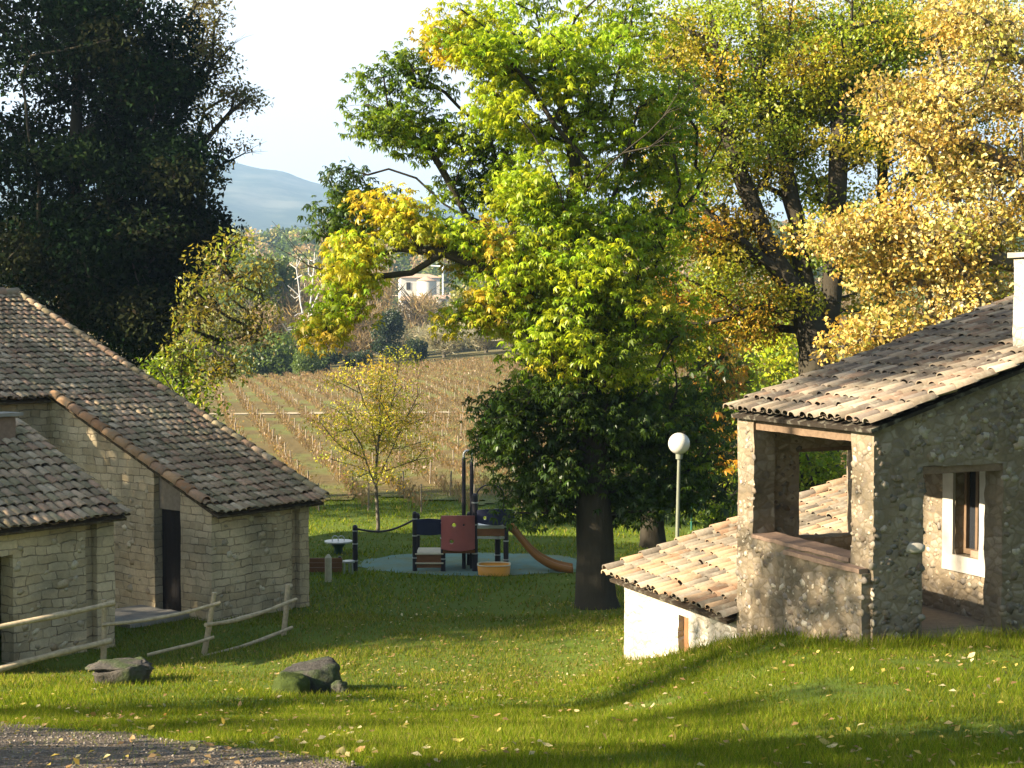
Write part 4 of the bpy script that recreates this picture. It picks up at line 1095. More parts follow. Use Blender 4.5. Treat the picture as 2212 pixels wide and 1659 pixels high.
shading("park tree beyond the left edge, shading the barn", -27, [((-6.5, 30.5, -4.2), 4.0, 2.6, 80), ((-10, 35, -1.5), 4.5, 3.2, 90), ((-9.5, 28.5, -4.0), 2.6, 2.4, 50)], 202, per=80)
shading("largest park tree beyond the left edge, shading the evergreen", -32, [((-16.0, 50.0, 2.0), 4.5, 7.0, 110), ((-15.5, 50, 9), 4, 4, 40)], 203, per=70, crad=1.3, size=.34)
shading("park tree near the gravel path, shading the house roof", -22, [((6.3, 21.9, -.3), 1.15, 1.0, 40), ((6.6, 21.25, -.3), .9, 1.0, 26), ((3.9, 19.9, -3.75), 1.25, .5, 15), ((3.2, 22.0, -4.6), .8, .5, 6), ((5.4, 18.8, -3.6), .5, .6, 4)], 204, per=55, crad=.8, tr=.13)
shading("park tree beside the viewer, shading the near lawn", -11, [((1.0, 10.6, -3.1), 1.4, 1.6, 24), ((5.0, 11.9, -3.4), 1.0, 1.2, 17), ((-3.6, 11.6, -3.5), .9, .8, 9)], 205, per=50, crad=.75, tr=.15)
shading("slim park tree beyond the left edge, dappling the grass round the boulder", -21, [((-6.8, 17.2, -4.7), 1.4, .5, 15), ((-3.6, 19.5, -5.1), 1.0, .4, 9), ((2.2, 19.8, -5.0), .9, .4, 10), ((-2.5, 15.0, -4.2), .8, .25, 6), ((2.5, 14.6, -3.9), .8, .2, 4)], 206, per=45, crad=.7, tr=.12)

for k_, (x_, y_) in enumerate(((3, -12), (13, -7), (19, 6), (-5, -16))):  # unseen trees added to keep sky light off the walls and ground
    sun_side_tree(("wide park tree behind the viewer's right shoulder", "unseen tree added behind the viewer and right of the path to block sky light", "unseen tree added beyond the right edge beside the house to block sky light", "unseen tree added straight behind the viewer to block sky light")[k_], x_, y_, [(0, 0, 7, 5, 4.5, 60)], 210 + k_, per=60, crad=1.4, size=.5, cols=DG)

# ------------------------------------------------------------------ vineyard
def build_vines():
    rg = np.random.default_rng(55)
    c = 1.0; k = 0
    while c < 58:
        ys = np.arange(51.5 + rg.uniform(0, 1), 176, .1)
        xs = c - .22 * ys
        ok = (xs > -.36 * ys - 2) & (xs < .24 * ys + 2) & (np.abs(ys - 107.3 - .02 * xs) > 1.6)
        ys = ys[ok]
        if len(ys) < 300: c += 1.8; k += 1; continue
        # canes: thin upright strips, denser close by
        keep = rg.uniform(0, 1, len(ys)) < np.clip(1.25 - ys / 220, .4, 1)
        y = np.repeat(ys[keep], 2) + rg.normal(0, .05, keep.sum() * 2)
        x = c - .22 * y + rg.normal(0, .14, len(y))
        z = height(x, y)
        h = rg.uniform(.30, .72, len(y)); wd = .004 + .00013 * y
        a = rg.uniform(0, np.pi, len(y))
        lean = rg.normal(0, .22, (len(y), 2))
        b0 = np.stack([x, y, z + rg.uniform(.0, .3, len(y))], -1)
        tp = np.stack([x + lean[:, 0], y + lean[:, 1], z + h + .1], -1)
        sd = np.stack([np.cos(a), np.sin(a) * .4, 0 * a], -1) * wd[:, None]
        V = np.stack([b0 - sd, b0 + sd, tp + sd * .6, tp - sd * .6], 1).reshape(-1, 3)
        base = np.array([(.21, .145, .07), (.26, .18, .09), (.16, .11, .055), (.235, .15, .07)])[rg.integers(0, 4, len(y))] * rg.uniform(.75, 1.25, (len(y), 1))
        mb = MB(); mb.add(V, np.arange(len(V)).reshape(-1, 4), 0, np.repeat(base, 4, 0))
        # dry leaves
        n2 = int(len(y) * .5); w_ = rg.integers(0, len(y), n2)
        p = np.stack([x[w_] + rg.normal(0, .16, n2), y[w_] + rg.normal(0, .1, n2), z[w_] + rg.uniform(.25, .7, n2)], -1)
        V2, C2 = simple_leaves(p, rg, .12 , np.array([(.29, .18, .085), (.24, .14, .065), (.26, .20, .08)])[rg.integers(0, 3, n2)])
        s_ = (1 + p[:, 1] / 160).repeat(4)[:, None]
        V2 = p.repeat(4, 0) + (V2 - p.repeat(4, 0)) * s_
        mb.add(V2, np.arange(len(V2)).reshape(-1, 4), 0, C2)
        x0, y0 = float(c - .22 * ys[0]), float(ys[0])
        root = empty("vine_row", (x0, y0, hz(x0, y0)), "row of bare tan vines in the vineyard beyond the lawn", "vine row", "rows of vines in the vineyard")
        mb.build("canes", M['leaf'], root)
        st = MB()
        for yy in np.arange(ys[0], min(ys[-1], 130), 4.5 if c < 24 else 6):
            if abs(yy - 107.3) < 2: continue
            xx = c - .22 * yy + rg.normal(0, .03)
            st.tube([[xx, yy, hz(xx, yy) - .1], [xx + rg.normal(0, .04), yy, hz(xx, yy) + 1.0]], .03, 4, tint=(.3, .25, .18))
        if st.n: tag(st.build("stakes", M['greywood'], root), kind="stuff")
        c += 1.8; k += 1
build_vines()

# ------------------------------------------------------------------ wood beyond the vineyard and the hill
def wood_proto(seed, h, w, cols, n, size, trunk_c, kind):
    """returns trunk and crown meshes of a tree h high and w wide standing at the origin"""
    rg = np.random.default_rng(seed)
    tb = MB(); tb.tube([[0, 0, -.5], [.1, 0, h * .4], [0, .1, h * .85]], [w * .035, w * .025, .03], 6)
    if kind == 'bare':
        for _ in range(46):
            z0 = rg.uniform(.04, .8) * h; a = rg.uniform(0, 2 * np.pi); l = w * .5 * rg.uniform(.5, 1.1)
            q = np.array([0, 0, z0]); e = q + np.array([math.cos(a) * l, math.sin(a) * l, l * rg.uniform(.5, 1.4)])
            tb.tube([q, (q + e) / 2 + [0, 0, .1 * l], e], [.07, .05, .02], 3, cap=False)
    if kind == 'cone':
        t = rg.uniform(0, 1, n) ** .7; a = rg.uniform(0, 2 * np.pi, n); rr = w * .5 * t * rg.uniform(.55, 1.08, n) * (1 + .2 * np.sin(5 * t * 6))
        p = np.stack([rr * np.cos(a), rr * np.sin(a), h * (1 - t * .93)], -1)
    else:
        nb_ = 16
        bc = runit(nb_, rg) * rg.uniform(.35, .8, (nb_, 1)) * np.array([w * .5, w * .5, h * .44]) + np.array([0, 0, h * .46])
        br = rg.uniform(.16, .30, nb_) * w
        i = rg.integers(0, nb_, n)
        d = runit(n, rg) * rg.uniform(.2, 1, (n, 1)) ** .4
        p = bc[i] + d * br[i][:, None] * np.array([1, 1, .85])
    ccl = np.asarray(cols)[rg.integers(0, len(cols), n)] * rg.uniform(.7, 1.3, (n, 1))
    if kind == 'bare':
        sz = size * rg.uniform(.6, 1.4, n)
        V = quads_leaf(p, runit(n, rg) + np.array([0, 0, .8]), runit(n, rg), sz * 3.2, sz * .22); C = np.repeat(ccl, 4, 0)
    else:
        V, C = simple_leaves(p, rg, size, ccl, .7)
    mb = MB(); mb.add(V, np.arange(len(V)).reshape(-1, 4), 0, C)
    return tb, mb

GREENS = [(.10, .155, .03), (.13, .18, .035), (.085, .13, .028)]
PINE = [(.085, .135, .035), (.11, .155, .04), (.14, .18, .045)]
BROWN = [(.36, .26, .14), (.31, .22, .12), (.42, .30, .17), (.26, .22, .11)]
GREY = [(.34, .31, .21), (.29, .28, .17), (.39, .34, .24)]
DARK = [(.028, .05, .022), (.04, .062, .028)]
OLIVE = [(.26, .26, .06), (.22, .23, .05), (.32, .28, .07)]
kinds = {
    'pine': (301, 14, 10, PINE, 5200, .55, 'round', "wide green pine rising from the wood beyond the vineyard", "pine_tree"),
    'green': (302, 6, 7, GREENS, 3000, .45, 'round', "rounded green bush at the far edge of the vineyard", "green_bush"),
    'brown': (303, 9, 8, BROWN, 3600, .40, 'bare', "brown leafless tree in the wood beyond the vineyard", "bare_tree"),
    'grey': (304, 8, 9, GREY, 3600, .42, 'bare', "grey leafless thicket tree in the wood beyond the vineyard", "thicket_tree"),
    'cone': (305, 11, 6, DARK, 4200, .45, 'round', "tall dark conifer in the wood beyond the vineyard", "conifer"),
    'olive': (306, 8, 8, OLIVE, 3200, .45, 'round', "olive yellow tree in the wood beyond the vineyard", "autumn_tree"),
    'dark': (307, 4, 5, DARK, 2000, .4, 'round', "low dark evergreen bush at the far edge of the vineyard", "evergreen_bush"),
}
first = {}
def plant(kind, px, pyb, pyt, Y, wpx, label=None):
    sd, h0, w0, cols, n, size, kd, lab, nm = kinds[kind]
    x = (px - CX) / F * Y
    z = hz(x, Y)
    top = P(px, pyt, Y)[2]
    hh = max(1.5, top - z); ww = wpx / F * Y
    if kind not in first:
        tb, mb = wood_proto(sd, h0, w0, cols, n, size, None, kd)
        root = empty(nm, (0, 0, 0), lab, "tree" if 'tree' in nm or nm == 'conifer' else "bush", lab.split(' in ')[0].split(' at ')[0].split(' rising')[0] + "s of the far wood")
        tb.build("trunk", M['bark_grey'], root); mb.build("crown", M['leaf'], root)
        first[kind] = root; o = root
    else:
        o = dup(first[kind])
    o.location = (x, Y, z); o.scale = (ww / w0, ww / w0, hh / h0); o.rotation_euler = (0, 0, px * .37)
    o["label"] = label or lab
    return o
plant('pine', 575, 815, 480, 215, 175, "tallest green pine on the left side of the far wood")
plant('pine', 470, 815, 560, 225, 170, "green pine half hidden by the loose leaved tree's twigs")
plant('brown', 720, 800, 560, 235, 150); plant('brown', 800, 800, 560, 250, 140); plant('brown', 640, 815, 600, 215, 140); plant('brown', 560, 815, 640, 200, 130); plant('brown', 690, 815, 660, 195, 120)
plant('brown', 900, 790, 620, 240, 150); plant('brown', 770, 810, 650, 205, 120)
plant('green', 665, 818, 738, 176.5, 75); plant('green', 600, 818, 705, 186, 130); plant('green', 545, 818, 730, 184, 90); plant('olive', 480, 818, 650, 200, 120); plant('olive', 420, 815, 660, 205, 140); plant('olive', 380, 815, 700, 195, 120)
plant('dark', 690, 822, 745, 184, 110, "low dark evergreen bush left of the dark conifer, at the vineyard edge"); plant('dark', 775, 822, 750, 186, 70, "small dark bush under the dark conifer"); plant('dark', 900, 790, 720, 200, 55, "small dark round bush right of the dark conifer")
plant('cone', 835, 822, 650, 195, 80, "tall dark conifer standing alone at the vineyard's far edge")
plant('grey', 960, 795, 690, 215, 140); plant('grey', 1050, 795, 680, 225, 150); plant('grey', 1120, 795, 690, 215, 130); plant('grey', 1000, 790, 650, 250, 130); plant('grey', 860, 810, 690, 205, 90)
plant('grey', 1200, 800, 680, 220, 150); plant('olive', 1100, 795, 640, 260, 120); plant('olive', 1300, 800, 640, 230, 160); plant('brown', 1420, 800, 640, 235, 170); plant('grey', 1530, 800, 640, 225, 160); plant('green', 1620, 800, 600, 240, 170); plant('olive', 1700, 800, 650, 220, 150); plant('brown', 1800, 800, 620, 230, 170); plant('green', 1900, 800, 640, 230, 160)
plant('green', 740, 640, 590, 330, 90); plant('olive', 1010, 780, 600, 300, 110)

# birch
Yb = 178.0
bb = P(668, 815, Yb); bb[2] = hz(bb[0], bb[1])
rgb_ = np.random.default_rng(77)
birch = empty("birch_tree", bb, "bare white birch in front of the brown wood", "tree")
tips = np.array([P(668 + a, 590 + b, Yb + c) for a, b, c in zip(rgb_.normal(0, 26, 60), rgb_.uniform(-40, 130, 60), rgb_.normal(0, 1, 60))])
pos, par, cnt = skeleton([[bb - np.array([0, 0, .3]), P(666, 760, Yb), P(668, 680, Yb), P(676, 600, Yb), P(680, 545, Yb)], [P(667, 740, Yb), P(650, 660, Yb), P(640, 580, Yb)], [P(668, 690, Yb), P(690, 630, Yb), P(705, 580, Yb)]], tips, .9, .3, 2, rgb_)
tb = MB(); wood_mesh(tb, pos, par, cnt, .16, .035, .45, 5, .2); tb.build("trunk", M['bark_white'], birch, smooth=True)

# the far hill's wood: one mass
def far_wood():
    rg = np.random.default_rng(91)
    n = 1500
    Y = 232 + (860 - 232) * rg.uniform(0, 1, n) ** .8
    X = rg.uniform(-.42, .36, n) * Y
    px = CX + F * X / Y
    keep = ~((px > 835) & (px < 985) & (Y < 440) & (Y > 285))
    X, Y = X[keep], Y[keep]; n = len(X)
    Z = height(X, Y)
    per = 170
    h = rg.uniform(5, 10, n); w_ = rg.uniform(5, 10, n)
    i = np.repeat(np.arange(n), per)
    d = runit(n * per, rg) * rg.uniform(.3, 1, (n * per, 1)) ** .4
    p = np.stack([X[i], Y[i], Z[i] + h[i] * .5], -1) + d * np.stack([w_[i] * .55, w_[i] * .55, h[i] * .52], -1) * (1 + .35 * rg.normal(0, 1, (n * per, 1)) * .5)
    pal = np.array(GREENS + BROWN[:3] + OLIVE + PINE + DARK)
    cl = pal[rg.integers(0, len(pal), n)][i] * rg.uniform(.7, 1.3, (n * per, 1))
    sz = .5 + Y[i] / 600
    V, C = simple_leaves(p, rg, 1.0, cl, .75)
    V = np.repeat(p, 4, 0) + (V - np.repeat(p, 4, 0)) * np.repeat(sz, 4)[:, None]
    mb = MB(); mb.add(V, np.arange(len(V)).reshape(-1, 4), 0, C)
    tag(mb.build("far_wood", M['leaf']), "mixed brown and green wood covering the far hill", "wood", kind="stuff")
far_wood()

# village on the hill
def village():
    Yv = 400.0
    def at(px, py, Y=Yv):
        p = P(px, py, Y); return p
    def house(name, label, px0, px1, pyt, pyb, Y, depth, roof_h, rot=.3, wins=0, hip=False):
        p0, p1 = at(px0, pyb, Y), at(px1, pyb, Y)
        wdt = p1[0] - p0[0]; hgt = at(px0, pyt, Y)[2] - p0[2]
        cx = (p0[0] + p1[0]) / 2; z0 = hz(cx, Y)
        root = empty(name, (cx, Y, z0), label, "house")
        ca, sa = math.cos(rot), math.sin(rot)
        T = lambda x, y, z: np.array([cx + x * ca - y * sa, Y + x * sa + y * ca, z])
        zb = p0[2]; zt = zb + hgt
        m = MB(); m.box(-wdt / 2, wdt / 2, 0, depth, min(z0, zb) - 1, zt, T); m.build("wall", M['housewall'], root)
        m = MB(); o = .5; in_ = wdt * .28 if hip else 0
        a = [T(-wdt / 2 - o, -o, zt + .02), T(wdt / 2 + o, -o, zt + .02), T(wdt / 2 + o, depth + o, zt + .02), T(-wdt / 2 - o, depth + o, zt + .02), T(-wdt / 2 - o + in_, depth / 2, zt + roof_h), T(wdt / 2 + o - in_, depth / 2, zt + roof_h)]
        m.add(a, [[0, 1, 5, 4], [2, 3, 4, 5]]); m.add(a, [[1, 2, 5], [3, 0, 4]]); m.add(a, [[3, 2, 1, 0]])
        m.build("roof", M['houseroof'], root)
        for k in range(wins):
            x = -wdt / 2 + wdt * (k + .7) / (wins + .6)
            m = MB(); m.box(x - .55, x + .55, -.12, -.02, zb + hgt * .42, zb + hgt * .78, T); m.build("window", M['dark'], root)
        return root
    h1 = house("village_house", "large pale hillside house with a round tower", 866, 950, 600, 645, 400, 9, 1.2, .15, 3, True)
    tw = at(922, 640, 396); m = MB()
    m.tube([[tw[0], 396, tw[2] - 3], [tw[0], 396, at(922, 607, 396)[2]]], 2.6, 20); m.build("tower", M['housewall'], h1)
    m = MB(); zt = at(922, 607, 396)[2]
    m.tube([[tw[0], 396, zt + .02], [tw[0], 396, zt + 1.3]], [2.9, .15], 20); m.build("tower_roof", M['houseroof'], h1)
    house("village_house", "low tan roofed hillside house under the round tower, on the left", 866, 905, 648, 668, 360, 7, 1.0, -.1, 2)
    house("village_house", "low tan roofed hillside house right below the round tower", 908, 945, 648, 666, 362, 7, 1.0, .1, 2)
    house("village_house", "small pale hillside house half hidden by the chestnut's leaves", 946, 975, 645, 662, 375, 6, 1.0, .2, 1)
    a, b, c = at(957, 625, 385), at(957, 576, 385), at(931, 575, 385)
    g_ = hz(a[0], 385)
    root = empty("street_lamp", (a[0], 385, g_), "white arm lamp mast beside the hillside houses", "street lamp")
    m = MB(); m.tube([[a[0], 385, g_ - .3], [b[0], 385, b[2]]], .22, 8); m.build("mast", M['mast'], root)
    m = MB(); m.tube([[b[0] + .2, 385, b[2] + .05], [c[0], 385, c[2] + .1]], .18, 8); m.build("arm", M['mast'], root)
village()

# ------------------------------------------------------------------ pole fence
def fence():
    posts = [(225, 1295, 222, 1440, 25.6), (463, 1280, 436, 1425, 26.6), (622, 1262, 610, 1378, 28.4), (-20, 1330, -25, 1480, 24.4)]
    b0 = P(300, 1420, 26); root = empty("pole_fence", (b0[0], 26, hz(b0[0], 26)), "rustic fence of sagging chestnut poles in front of the outbuilding and barn", "fence")
    for (x1, y1, x2, y2, Y) in posts:
        top, bot = P(x1, y1, Y), P(x2, y2, Y)
        bot[2] = hz(bot[0], bot[1]) - .2
        m = MB(); m.tube([bot, (top + bot) / 2 + [.01, 0, 0], top], [.055, .052, .045], 8); m.build("post", M['rail'], root, smooth=False)
    rails = [([(-60, 1366), (80, 1338), (170, 1320), (247, 1302)], 24.3, 25.5, .06), ([(-60, 1462), (60, 1428), (150, 1405), (240, 1384)], 24.3, 25.5, .065),
             ([(220, 1350), (300, 1342), (390, 1326), (476, 1302)], 25.6, 26.5, .042), ([(318, 1415), (370, 1402), (420, 1390), (462, 1376)], 26.0, 26.6, .036),
             ([(444, 1350), (500, 1342), (570, 1322), (641, 1294)], 26.5, 28.3, .05), ([(436, 1419), (500, 1404), (570, 1380), (631, 1355)], 26.5, 28.3, .042)]
    for pts, Y0, Y1, rad in rails:
        q = np.array([P(x, y, Y0 + (Y1 - Y0) * k / (len(pts) - 1) - .07) for k, (x, y) in enumerate(pts)])
        t = np.linspace(0, len(q) - 1, 13)
        q = np.stack([np.interp(t, np.arange(len(q)), q[:, i]) for i in range(3)], 1)
        q[1:-1] = (q[:-2] + 2 * q[1:-1] + q[2:]) / 4
        rr = rad * .82 * (1 + .3 * np.array([mnoise.noise(Vector(p) * 2) for p in q]))
        m = MB(); m.tube(q, rr, 8); m.build("rail", M['rail'], root)
fence()

# ------------------------------------------------------------------ boulders
def boulder():
    rg = np.random.default_rng(5)
    def rock(name, label, px, py, Y, sz, seed, mat, flat=None, rough=.35, rot=0., parent=None):
        p = P(px, py, Y); z = hz(p[0], Y)
        V, Fc = ICO[4]
        W = V.copy()
        # push towards a block
        W = np.sign(W) * np.abs(W) ** .78
        nz = np.array([mnoise.fractal(Vector(q) * 1.3 + Vector((seed, seed * 2, 0)), 1.0, 2.0, 5) for q in V])
        W = W * (1 + rough * nz[:, None] * .6)
        W = W * np.array(sz)
        if flat is not None: W[:, 2] = np.minimum(W[:, 2], flat + .05 * nz + .08 * W[:, 0] / sz[0])
        ca, sa = math.cos(rot), math.sin(rot)
        W = np.stack([W[:, 0] * ca - W[:, 1] * sa, W[:, 0] * sa + W[:, 1] * ca, W[:, 2]], 1)
        W = W + np.array([p[0], Y, z + sz[2] * .32])
        m = MB(); m.add(W, Fc)
        if parent is None:
            o = m.build(name, mat, smooth=True); tag(o, label, "rock"); return o
        return m.build(name, mat, parent, smooth=True)
    rock("boulder", "flat topped grey boulder on the grass in front of the barn", 672, 1490, 22.0, (.49, .45, .36), 3, M['rocktop'], .27)
    rock("boulder", "low mossy green rock leaning against the flat topped boulder", 630, 1500, 21.4, (.27, .25, .24), 9, M['moss'], None, .25)
    rock("boulder", "small dark rock at the right foot of the flat topped boulder", 733, 1498, 21.6, (.13, .15, .14), 14, M['rock'], None, .4)
    p = P(262, 1470, 23.4)
    stump = empty("tree_stump", (p[0], 23.4, hz(p[0], 23.4)), "low dark old stump with a flat overhanging top, in front of the pole fence", "stump")
    o1 = rock("block", "", 264, 1470, 23.4, (.44, .36, .34), 21, M['rock'], .16, .5, .2, stump)
    o2 = rock("top_slab", "", 258, 1470, 23.4, (.47, .38, .07), 33, M['rock'], None, .5, .1, stump)
    for v in o2.data.vertices: v.co.z += .25
boulder()

# ------------------------------------------------------------------ globe lamp
def lamp():
    Y = 30.2
    top = P(1467, 985, Y); foot = P(1459, 1330, Y); foot[2] = hz(foot[0], Y)
    root = empty("globe_lamp", foot, "park lamp with a white globe on a thin pole behind the shed", "lamp")
    m = MB(); m.tube([foot - [0, 0, .2], foot * .5 + top * .5, top], [.045, .04, .035], 10); m.build("pole", M['lamppost'], root, smooth=True)
    c = P(1467, 958, Y)
    m = MB(); m.blob(c, (.222, .222, .222), None, 4); m.build("globe", M['globe'], root, smooth=True)
    m = MB(); m.tube([top - [0, 0, .06], top + [0, 0, .05]], .07, 12); m.build("collar", M['lamppost'], root)
lamp()
def fence_posts():
    for k, (px, pt, Y, lab) in enumerate(((1494, 1085, 45, "thin green metal fence post right of the globe lamp pole"), (1393, 1105, 50, "thin green metal fence post left of the second trunk"))):
        p = P(px, pt, Y); g = hz(p[0], Y)
        root = empty("fence_post", (p[0], Y, g), lab, "post")
        m = MB(); m.tube([[p[0], Y, g - .2], [p[0], Y, p[2]]], .03, 8); m.build("pole", M['greenpost'], root)
        m = MB(); m.tube([[p[0], Y, p[2] + .002], [p[0], Y, p[2] + .03]], [.04, .02], 8); m.build("cap", M['greenpost'], root)
fence_posts()

# ------------------------------------------------------------------ playground
def playground():
    Yp = 38.6
    gz = lambda px, Y=Yp: hz(P(px, 1200, Y)[0], Y)
    X = lambda px, Y=Yp: P(px, 1150, Y)[0]
    Z = lambda py, Y=Yp: P(1000, py, Y)[2]
    ps = empty("play_structure", (X(990), Yp, gz(990)), "climbing tower with a pink panel, dark posts and an orange slide", "play structure")
    def post(px, pt, Y, r=.065, mat='post', name="post", pb=None):
        x = X(px, Y); m = MB()
        zb = hz(x, Y) - .05 if pb is None else Z(pb, Y)
        m.tube([[x, Y, zb], [x, Y, Z(pt, Y)]], r, 10); m.tube([[x, Y, Z(pt, Y) + .002], [x, Y, Z(pt, Y) + .05]], [r * 1.05, r * .5], 10)
        o = m.build(name, M[mat], ps)
        if name == "post" and r > .06:
            for q in (.25, .62, .9):
                m2 = MB(); zq = zb + q * (Z(pt, Y) - zb); m2.tube([[x, Y, zq], [x, Y, zq + .035]], r * 1.12, 10); m2.build("clamp", M['steel'], o)
        return o
    post(896, 1109, Yp); post(957, 1118, Yp); post(1026, 1070, Yp, .08); post(1093, 1128, Yp, .07); post(1075, 1128, Yp + 1.1, .08); post(902, 1112, Yp + 1.1); post(1014, 1110, Yp + 1.1, .08)
    post(767, 1138, Yp + .2, .07)
    # tall poles with a hoop
    for px, pt in ((1002, 991), (1019, 1001)): post(px, pt, Yp + .5, .055)
    x0, x1, zt = X(1002, Yp + .5), X(1019, Yp + .5), Z(991, Yp + .5)
    a = np.linspace(np.pi, 0, 11); xm, rr = (x0 + x1) / 2, (x1 - x0) / 2
    m = MB(); m.tube([[x0, Yp + .5, zt]] + [[xm + rr * math.cos(t), Yp + .5, zt + .1 + rr * 1.1 * math.sin(t)] for t in a] + [[x1, Yp + .5, zt - .1]], .032, 8); m.build("hoop", M['steel'], ps, smooth=True)
    # rope
    pa, pb = np.array([X(770), Yp + .2, Z(1145)]), np.array([X(896), Yp, Z(1122)])
    t = np.linspace(0, 1, 13)[:, None]
    q = pa + (pb - pa) * t; q[:, 2] += -.22 * np.sin(np.pi * t[:, 0]) * .8 - .0
    m = MB(); m.tube(q, .028, 7); m.build("rope", M['post'], ps, smooth=True)
    def panel(px0, px1, pt, pb, Y, mat, name, bulge=0., holes=(), th=.04, sag=0.):
        n, mrow = 60, 48
        xs = np.linspace(X(px0, Y), X(px1, Y), n + 1); zs = np.linspace(Z(pb, Y), Z(pt, Y), mrow + 1)
        G, Zg = np.meshgrid(xs, zs)
        u = np.linspace(-1, 1, n + 1)[None, :]
        Yg = Y - bulge * (1 - u ** 2) + 0 * Zg
        vv = np.linspace(0, 1, mrow + 1)[:, None]
        Zg = Zg + sag * (1 - u ** 2) * (vv * 2 - 1) 
        idx = np.arange((n + 1) * (mrow + 1)).reshape(mrow + 1, n + 1)
        Fc = np.stack([idx[:-1, :-1], idx[:-1, 1:], idx[1:, 1:], idx[1:, :-1]], -1).reshape(-1, 4)
        V = np.stack([G, Yg, Zg], -1).reshape(-1, 3)
        c = V[Fc].mean(1)
        keep = np.ones(len(Fc), bool)
        for hx, hy, hr in holes:
            keep &= np.hypot(c[:, 0] - X(hx, Y), c[:, 2] - Z(hy, Y)) > hr
        m = MB(); m.add(V, Fc[keep])
        o = m.build(name, M[mat], ps, smooth=True)
        sm = o.modifiers.new("thickness", 'SOLIDIFY'); sm.thickness = th
        return o
    panel(953, 1026, 1114, 1186, Yp - .09, 'pink', "climbing_panel", .22, ((981, 1132, .055), (976, 1168, .055), (1003, 1132, .03)), .04, .03)
    panel(897, 955, 1123, 1154, Yp - .04, 'navy', "side_panel", 0, (), .04, .03)
    panel(1030, 1112, 1102, 1129, Yp - .1, 'navy', "roof_panel", .15, ((1047, 1118, .05),), .04, .05)
    m = MB(); m.box(X(957), X(1026), Yp - .1, Yp + 1.1, Z(1194), Z(1187)); m.build("deck", M['brownpanel'], ps, bevel=.01)
    m = MB(); m.box(X(1030), X(1091), Yp - .05, Yp + 1.1, Z(1141), Z(1134)); m.build("upper_deck", M['steel'], ps, bevel=.01)
    m = MB(); m.box(X(1031), X(1090), Yp - .06, Yp - .02, Z(1157), Z(1142)); m.build("apron", M['brownpanel'], ps)
    m = MB(); m.box(X(1031), X(1090), Yp - .08, Yp - .03, Z(1163), Z(1158.5)); m.build("step_rail", M['steel'], ps)
    m = MB(); m.box(X(899), X(956), Yp - .04, Yp + .0, Z(1226), Z(1198)); m.build("low_panel", M['brownpanel'], ps)
    for k, y in enumerate((1196, 1216)):
        m = MB(); m.tube([[X(897), Yp - .075, Z(y)], [X(958), Yp - .075, Z(y)]], .022, 7); m.build("rung", M['palewood'], ps)
    m = MB(); m.box(X(899), X(955), Yp + .05, Yp + 1.0, Z(1200), Z(1195)); m.build("bench_deck", M['palewood'], ps)
    # barred hoops over the upper deck
    for Yh in (Yp + .1, Yp + 1.0):
        xa, xb = X(1030, Yh), X(1088, Yh); zc = Z(1070, Yh); xm = (xa + xb) / 2; rr = (xb - xa) / 2
        m = MB(); m.tube([[xa, Yh, Z(1110, Yh)]] + [[xm - rr * math.cos(t), Yh, zc + rr * .8 * math.sin(t)] for t in np.linspace(0, np.pi, 13)] + [[xb, Yh, Z(1110, Yh)]], .022, 7); m.build("arch", M['post'], ps, smooth=True)
    # slide: a curved trough
    path = np.array([(1095, 1136), (1110, 1146), (1127, 1168), (1145, 1190), (1165, 1208), (1190, 1222), (1215, 1230), (1238, 1234)], float)
    t = np.linspace(0, len(path) - 1, 29)
    px = np.interp(t, np.arange(len(path)), path[:, 0]); py = np.interp(t, np.arange(len(path)), path[:, 1])
    for _ in range(3):
        px[1:-1] = (px[:-2] + px[1:-1] + px[2:]) / 3; py[1:-1] = (py[:-2] + py[1:-1] + py[2:]) / 3
    prof = [(-.27, .16), (-.25, .02), (-.16, -.04), (0, -.06), (.16, -.04), (.25, .02), (.27, .16)]
    rows = []
    for k in range(len(t)):
        Yk = Yp + .45 - .5 * (k / 28)
        c = np.array([X(px[k], Yk), Yk, Z(py[k], Yk)])
        rows.append([c + np.array([0, a, b]) for a, b in prof])
    V = np.array(rows).reshape(-1, 3); m_ = len(prof); n_ = len(t)
    idx = np.arange(n_ * m_).reshape(n_, m_)
    Fc = np.stack([idx[:-1, :-1], idx[1:, :-1], idx[1:, 1:], idx[:-1, 1:]], -1).reshape(-1, 4)
    m = MB(); m.add(V, Fc); o = m.build("slide", M['slide'], ps, smooth=True)
    sm = o.modifiers.new("thickness", 'SOLIDIFY'); sm.thickness = .03
    # amber tub in front
    x, Y = X(1067, 37.9), 37.9
    tub = empty("sand_tub", (x, Y, hz(x, Y)), "amber plastic play tub in front of the climbing tower", "play tub")
    a = np.linspace(0, 2 * np.pi, 33)[:-1]
    sx, sy = .43, .34
    def ring(k, z): return np.stack([x + sx * k * np.sign(np.cos(a)) * np.abs(np.cos(a)) ** .6, Y + sy * k * np.sign(np.sin(a)) * np.abs(np.sin(a)) ** .6, np.full(32, z)], -1)
    z0 = hz(x, Y)
    Rg = [ring(.93, z0 - .02), ring(1.0, z0 + .26), ring(.95, z0 + .26), ring(.88, z0 + .06)]
    V = np.concatenate(Rg); i = np.arange(32); j = (i + 1) % 32
    Fc = np.concatenate([np.stack([i + 32 * k, j + 32 * k, j + 32 * k + 32, i + 32 * k + 32], -1) for k in range(3)])
    m = MB(); m.add(V, Fc); m.add(Rg[3], [list(range(32))[::-1]]); m.build("shell", M['yellow'], tub)
    Rg = [ring(1.015, z0 + .262), ring(1.015, z0 + .285), ring(.93, z0 + .285), ring(.93, z0 + .262)]
    m = MB(); V = np.concatenate(Rg); m.add(V, np.concatenate([np.stack([i + 32 * k, j + 32 * k, j + 32 * k + 32, i + 32 * k + 32], -1) for k in range(3)])); m.build("rim", M['palewood'], tub)
    # brown barrier board, stool, toy table, bollard
    Y = 38.4
